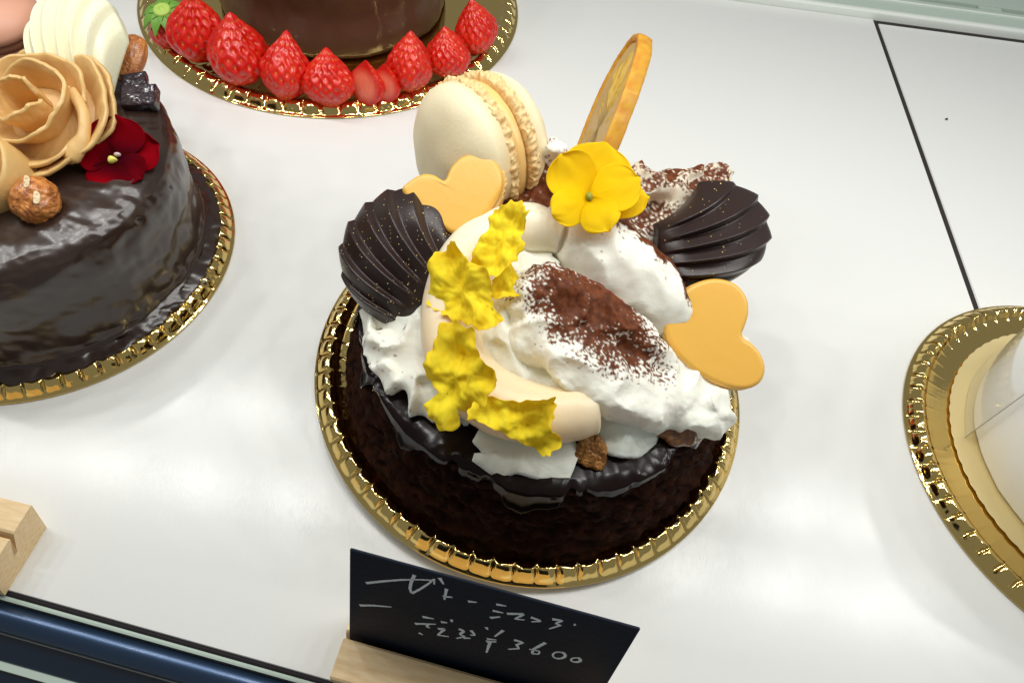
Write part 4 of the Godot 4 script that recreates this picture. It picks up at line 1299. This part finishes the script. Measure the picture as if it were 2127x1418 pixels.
func strawberry_shape(L: float, R: float, cut: bool, seed_: int) -> Shape:
	# upright berry, point up; seeds on a staggered lattice, each in its pit
	var rows := 11
	var f := func(u: float, t: float) -> Vector3:
		var a := u * TAU
		var y := t
		var r := pow(sin(PI * clampf(pow(1.0 - y, 1.15), 0, 1)), 0.72) * (0.66 + 0.34 * (1.0 - y))
		var row := y * rows
		var n: float = maxf(5.0, roundf(13.0 * r / 0.8))
		var near := 9.0
		for k in 2:
			var rr := floorf(row) + k
			var yy := (rr) / rows
			var st := fposmod(rr, 2.0) * 0.5
			var q := fposmod(u * 15.0 + st, 1.0) - 0.5
			var dx := q * TAU * r * R / 15.0
			var dy := (y - yy) * L
			near = minf(near, Vector2(dx, dy * 0.8).length())
		var pit := smoothstep(0.97, 0.86, y) * exp(-pow(near / (R * 0.08), 2.0))
		var lump := 1.0 + nz_big.get_noise_2d(cos(a) * 14 + seed_ * 30, sin(a) * 14 + y * 12) * 0.22
		var rad := R * r * lump - R * 0.065 * pit
		var p := Vector3(cos(a) * rad, y * L, sin(a) * rad)
		if cut and p.z > 0.0: p.z *= 0.12
		return p
	var col := func(u: float, t: float, p: Vector3) -> Color:
		if cut and p.z > -0.0004:
			var e := Vector2(p.x / R, (p.y - L * 0.45) / (L * 0.5)).length()
			return sc(236, 120, 92).lerp(sc(205, 24, 20), smoothstep(0.35, 0.85, e))
		var c := sc(202, 20, 12).lerp(sc(220, 42, 20), clampf(nz_big.get_noise_3dv(p * 1500 + Vector3.ONE * seed_) + 0.4, 0, 1))
		var row := t * rows
		for k in 2:
			var rr := floorf(row) + k
			var q := fposmod(u * 15.0 + fposmod(rr, 2.0) * 0.5, 1.0) - 0.5
			var r2 := pow(sin(PI * clampf(pow(1.0 - t, 1.15), 0, 1)), 0.72) * R
			var dd := Vector2(q * TAU * r2 / 15.0 * 1.5, (t - rr / rows) * L).length()
			c = c.lerp(sc(226, 150, 60), smoothstep(R * 0.048, R * 0.02, dd) * 0.7 * smoothstep(0.95, 0.88, t))
		return c
	return ball(132, 96, f, col)


func top_cake() -> void:
	var c := thing("chocolate_mousse_cake", "glossy milk chocolate glazed cake ringed by strawberries, at the top", "cake", Transform3D(Basis(), TC))
	var prof := []
	for k in 30: prof.append(Vector2(0.0605 + 0.0008 * sin(k * 0.5), 0.0035 + 0.062 * k / 29.0))
	prof.append(Vector2(0.057, 0.068)); prof.append(Vector2(0, 0.068)); prof.insert(0, Vector2(0, 0.0034))
	put("glaze", lathe(prof, 300, func(q: Vector2, th: float, k: int) -> Vector2:
		if q.x < 0.01: return q
		var p := Vector3(cos(th) * q.x, q.y, sin(th) * q.x) * 1000.0
		return Vector2(q.x + nz_big.get_noise_3dv(p * Vector3(0.5, 0.3, 0.5)) * 0.0016, q.y)).mesh(), M.milk_glaze, c)
	var whole := strawberry_shape(0.0270, 0.0115, false, 1).mesh()
	var whole2 := strawberry_shape(0.0240, 0.0118, false, 2).mesh()
	var half := strawberry_shape(0.0240, 0.0112, true, 3).mesh()
	var g := "strawberries round the foot of the mousse cake"
	var list := [
		["long red strawberry, second from the left of the ring", Vector3(-0.1840, 0.0035, -0.1385), 1.08, 0.4, whole, Vector3(0.10, 1, -0.05)],
		["tallest pointed strawberry of the ring, third from the left", Vector3(-0.1605, 0.0035, -0.1270), 1.18, 1.3, whole, Vector3(0.03, 1, -0.12)],
		["broad strawberry lying flat with a shiny cut top, lower left of the ring", Vector3(-0.1370, 0.0035, -0.1205), 1.06, 2.2, whole2, Vector3(0.03, 1, -0.50)],
		["broad strawberry at the lowest point of the ring, touching cut slices", Vector3(-0.1155, 0.0035, -0.1222), 1.04, 3.0, whole2, Vector3(-0.1, 1, -0.45)],
		["small pointed strawberry right of the cut slices", Vector3(-0.0820, 0.0035, -0.1440), 0.90, 4.1, whole, Vector3(0.0, 1, -0.15)],
		["darker strawberry third from the right end of the ring", Vector3(-0.0655, 0.0035, -0.1615), 0.98, 5.0, whole2, Vector3(-0.15, 1, -0.1)],
		["strawberry at the right end of the ring by the board rim", Vector3(-0.0545, 0.0035, -0.1855), 1.02, 5.9, whole2, Vector3(-0.2, 1, 0.0)],
	]
	for q in list:
		var b := thing("strawberry", q[0], "strawberry", Transform3D(), g)
		var y: Vector3 = q[5].normalized()
		var x := y.cross(Vector3(0, 0, 1)).normalized()
		b.transform = Transform3D(Basis(x, y, x.cross(y)) * Basis(Vector3.UP, q[3]) * Basis.from_scale(Vector3(1.0 + 0.10 * sin(q[3] * 5.0), 1.0 + 0.08 * cos(q[3] * 3.0), 1.0 - 0.06 * sin(q[3] * 7.0)) * q[2] * 1.16), q[1] + Vector3(0, 0, -0.0015))
		put("flesh", q[4], M.berry, b)
	for q in [["pale cut strawberry slice leaning on the lowest strawberry", Vector3(-0.1010, 0.0035, -0.1290), 0.95, -0.35], ["second cut strawberry slice tucked behind the first", Vector3(-0.0925, 0.0035, -0.1335), 0.82, -0.15]]:
		var b := thing("strawberry_slice", q[0], "strawberry", Transform3D(Basis(Vector3.UP, q[3]) * Basis(Vector3.RIGHT, -0.2) * Basis.from_scale(Vector3.ONE * q[2]), q[1]), g)
		put("flesh", half, M.berry, b)
	# berry lying with its green leaves towards us
	var lb := thing("strawberry", "strawberry with its green leafy cap turned up, left end of the ring", "strawberry", frame(Vector3(-0.2005, 0.0130, -0.1480), aim(0.05, 0.35, 0.93), VIEW_UP), g)
	put("flesh", whole2, M.berry, lb, Transform3D(Basis(Vector3.RIGHT, -PI / 2), Vector3(0, 0, 0.009)))
	for k in 9:
		var a := TAU * k / 9.0 + 0.2
		put("leaf", slab(8, 14, func(u: float, t: float) -> Vector3:
			var x := (u - 0.5) * 2.0
			var w := 0.0027 * pow(sin(PI * (0.12 + 0.88 * t)), 0.8)
			var r := 0.001 + 0.0105 * t
			return Vector3(cos(a) * r - sin(a) * x * w, sin(a) * r + cos(a) * x * w, 0.0100 + 0.0012 * sin(t * 3.0) - 0.005 * t * t + 0.0006 * x * x), 0.0005).mesh(), M.leaf, lb)
	put("stem_scar", lathe([Vector2(0, 0.0126), Vector2(0.0012, 0.0124), Vector2(0.0018, 0.0116), Vector2(0.0030, 0.0122), Vector2(0.0040, 0.0116), Vector2(0.0042, 0.0105), Vector2(0, 0.0100)], 28).mesh(), mat(sc(176, 206, 96), 0.5), lb, Transform3D(Basis(Vector3.RIGHT, PI / 2), Vector3.ZERO))


func right_cake() -> void:
	var o := Vector3(0.2244, 0.0, -0.0032)
	var c := thing("white_cake", "smooth white cake wrapped in clear film, at the right edge", "cake", Transform3D(Basis(), o))
	put("icing", lathe([Vector2(0, 0.003), Vector2(0.0525, 0.003), Vector2(0.0535, 0.0045), Vector2(0.0550, 0.02), Vector2(0.0570, 0.04), Vector2(0.0590, 0.060), Vector2(0.0575, 0.064), Vector2(0.05, 0.066), Vector2(0, 0.066)], 160, func(q: Vector2, th: float, k: int) -> Vector2: return Vector2(q.x + nz_big.get_noise_2d(cos(th) * 50, sin(th) * 50 + q.y * 300) * 0.0005, q.y)).mesh(), M.white_cake, c)
	var a0 := PI + 0.02
	put("film", slab(60, 6, func(u: float, t: float) -> Vector3:
		var a := a0 + 2.6 * u
		var r := 0.0560 + 0.0040 * t + 0.0012 * exp(-u * 30.0)
		return Vector3(cos(a) * r, 0.0032 + 0.064 * t, sin(a) * r), 0.00025).mesh(), M.film, c)
	put("film_edge", box(Vector3(-0.00012, 0, -0.00012), Vector3(0.00012, 0.064, 0.00012), 0.00003), mat(sc(150, 150, 148), 0.3), c, Transform3D(Basis(Vector3(0, 0, 1), 0.06), Vector3(cos(a0) * 0.0574, 0.0032, sin(a0) * 0.0574)))
	# paper lace under the cake
	var lace := thing("paper_doily", "pale lacy paper doily under the white cake", "doily", Transform3D(Basis(), Vector3(0.2234, 0.0, -0.0032)))
	put("sheet", lathe([Vector2(0, 0.0028), Vector2(0.055, 0.0028), Vector2(0.0585, 0.0031), Vector2(0.0610, 0.0033), Vector2(0.0610, 0.0030), Vector2(0.058, 0.0027), Vector2(0, 0.0025)], 360, func(q: Vector2, th: float, k: int) -> Vector2:
		if q.x < 0.056: return q
		return Vector2(q.x + 0.0004 * absf(sin(th * 36.0)), q.y)).mesh(), mat(sc(232, 212, 156), 0.4, 0.3), lace)


func cards() -> void:
	var d := Vector3(0.9964, 0, 0.0851)
	var up := Vector3(0.0235, 0.9613, -0.2746)
	var n := Vector3(-0.0818, 0.2756, 0.9578)
	var o := Vector3(-0.0402, 0.018, 0.1039)
	var bt := Transform3D(Basis(d, Vector3.UP, d.cross(Vector3.UP)), Vector3(o.x, 0, o.z) - d * 0.0005)
	var h := thing("card_holder", "pale wooden block holding the black price card", "card holder", bt, "wooden price card blocks")
	block(h, 0.0735)
	var card := thing("price_card", "black price card handwritten in white, standing in the wooden block", "price card", Transform3D(Basis(d, up, n), o))
	put("slate", box(Vector3(0.0005, -0.0085, -0.0012), Vector3(0.0705, 0.0418, -0.0004), 0.0002), M.slate, card)
	for st in STROKES:
		var pts := []
		for k in range(0, st.size(), 2): pts.append(Vector2(st[k], st[k + 1]) * 0.001)
		put("pen_stroke", stroke(pts), M.chalk, card)
	var bt2 := Transform3D(Basis(Vector3(0.998, 0, 0.06), Vector3.UP, Vector3(-0.06, 0, 0.998)), Vector3(-0.1424 - 0.0735, 0, 0.0918))
	var h2 := thing("card_holder", "pale wooden block with an empty looking slot at the left picture edge", "card holder", bt2, "wooden price card blocks")
	block(h2, 0.0735, true)


# block with a leaning slot, its right end at x = length; z runs to the front, slot mouth at z = 0
func block(h: Node3D, length: float, low := false) -> void:
	var a := [Vector2(-0.0092, 0.0), Vector2(-0.0092, 0.0170), Vector2(-0.0086, 0.0176), Vector2(-0.0010, 0.0176), Vector2(-0.0004, 0.0170), Vector2(0.0018, 0.0088), Vector2(0.0034, 0.0088), Vector2(0.0012, 0.0170), Vector2(0.0018, 0.0176), Vector2(0.0110, 0.0176), Vector2(0.0116, 0.0170), Vector2(0.0116, 0.0)]
	if low:
		for k in a.size():
			var q: Vector2 = a[k]
			a[k] = Vector2(q.x - 0.0028 * q.y / 0.0176, q.y * 0.74)
	put("wood_block", extrude(a, Vector3.ZERO, Vector3.RIGHT, Vector3(0, 0, 1), length), M.wood, h)


func stroke(pts: Array) -> ArrayMesh:
	var c := Curve2D.new()
	for p in pts: c.add_point(p)
	c.bake_interval = 0.0003
	var L := c.get_baked_length()
	var n := maxi(3, int(L / 0.0006))
	var s := Shape.new()
	for k in n + 1:
		var t := float(k) / n
		var p := c.sample_baked(L * t)
		var e := (c.sample_baked(minf(L, L * t + 0.0004)) - c.sample_baked(maxf(0, L * t - 0.0004))).normalized()
		var w := 0.00054 * (0.75 + 0.5 * absf(nz_mid.get_noise_2d(p.x * 2000, p.y * 2000))) * (1.0 - 0.55 * t)
		var side := Vector2(-e.y, e.x) * w
		s.add(Vector3(p.x + side.x, p.y + side.y, -0.00038)); s.add(Vector3(p.x - side.x, p.y - side.y, -0.00038))
		s.add(Vector3(p.x + side.x, p.y + side.y, -0.00034)); s.add(Vector3(p.x - side.x, p.y - side.y, -0.00034))
	for k in n:
		var a := k * 4
		s.quad(a + 2, a + 3, a + 7, a + 6)
		s.quad(a, a + 4, a + 5, a + 1)
		s.quad(a, a + 2, a + 6, a + 4)
		s.quad(a + 1, a + 5, a + 7, a + 3)
	return s.flat()


const STROKES := [
	[4.8, 28.9, 9.2, 32.1, 13.7, 35.1, 18.2, 37.5, 21.1, 38.7],
	[16.6, 38.8, 16.0, 35.0, 15.9, 32.0, 16.5, 30.0, 18.5, 33.3, 20.3, 36.8, 21.4, 39.7, 21.6, 37.1],
	[22.6, 40.6, 23.8, 38.3],
	[24.7, 36.6, 24.7, 31.4],
	[24.2, 32.7, 26.5, 33.5],
	[30.4, 33.6, 32.5, 34.3],
	[37.1, 35.8, 39.5, 36.3],
	[36.7, 32.5, 39.3, 32.8],
	[36.6, 28.8, 38.9, 30.6],
	[40.2, 32.9, 44.2, 35.0, 42.4, 31.5, 44.7, 32.3],
	[45.9, 34.3, 48.6, 33.9, 46.4, 32.3],
	[50.8, 36.1, 53.1, 36.8, 51.9, 34.6, 53.2, 34.4, 51.0, 31.3],
	[56.0, 36.4, 56.5, 36.4],
	[3.3, 16.8, 6.8, 18.7, 11.7, 20.6],
	[20.0, 20.0, 23.0, 20.6],
	[18.3, 15.3, 23.7, 18.1],
	[21.7, 16.9, 21.4, 15.1, 22.4, 15.5],
	[19.7, 11.0, 20.8, 10.5],
	[24.9, 20.0, 26.5, 20.5],
	[27.4, 22.7, 27.6, 21.5],
	[24.5, 16.0, 26.2, 17.0, 24.7, 12.6, 27.6, 13.5],
	[29.7, 19.0, 31.2, 18.6, 30.2, 16.3, 31.7, 15.9, 29.7, 13.7],
	[32.8, 20.0, 34.2, 18.1, 32.9, 17.5],
	[31.4, 14.9, 33.2, 15.9],
	[36.3, 23.7, 36.8, 22.7],
	[40.6, 24.5, 39.0, 20.2],
	[37.3, 17.9, 39.7, 18.7],
	[37.3, 16.5, 39.8, 17.7],
	[38.3, 16.8, 38.2, 10.5],
	[43.9, 21.2, 46.3, 21.3, 44.9, 19.0, 45.9, 17.6, 43.3, 15.6],
	[51.5, 24.2, 49.4, 19.5, 49.3, 16.8, 51.0, 17.4, 51.0, 19.2, 48.3, 18.7],
	[56.1, 21.7, 56.8, 21.6, 57.3, 20.9, 57.4, 19.9, 57.0, 18.9, 56.3, 18.1, 55.5, 17.8, 54.8, 18.1, 54.4, 18.9, 54.4, 19.9, 54.8, 20.9, 55.6, 21.5, 56.4, 21.7],
	[60.4, 21.2, 60.9, 21.1, 61.3, 20.7, 61.4, 20.0, 61.1, 19.3, 60.6, 18.7, 60.0, 18.5, 59.4, 18.6, 59.1, 19.1, 59.1, 19.8, 59.5, 20.5, 60.0, 21.0, 60.6, 21.2],
]
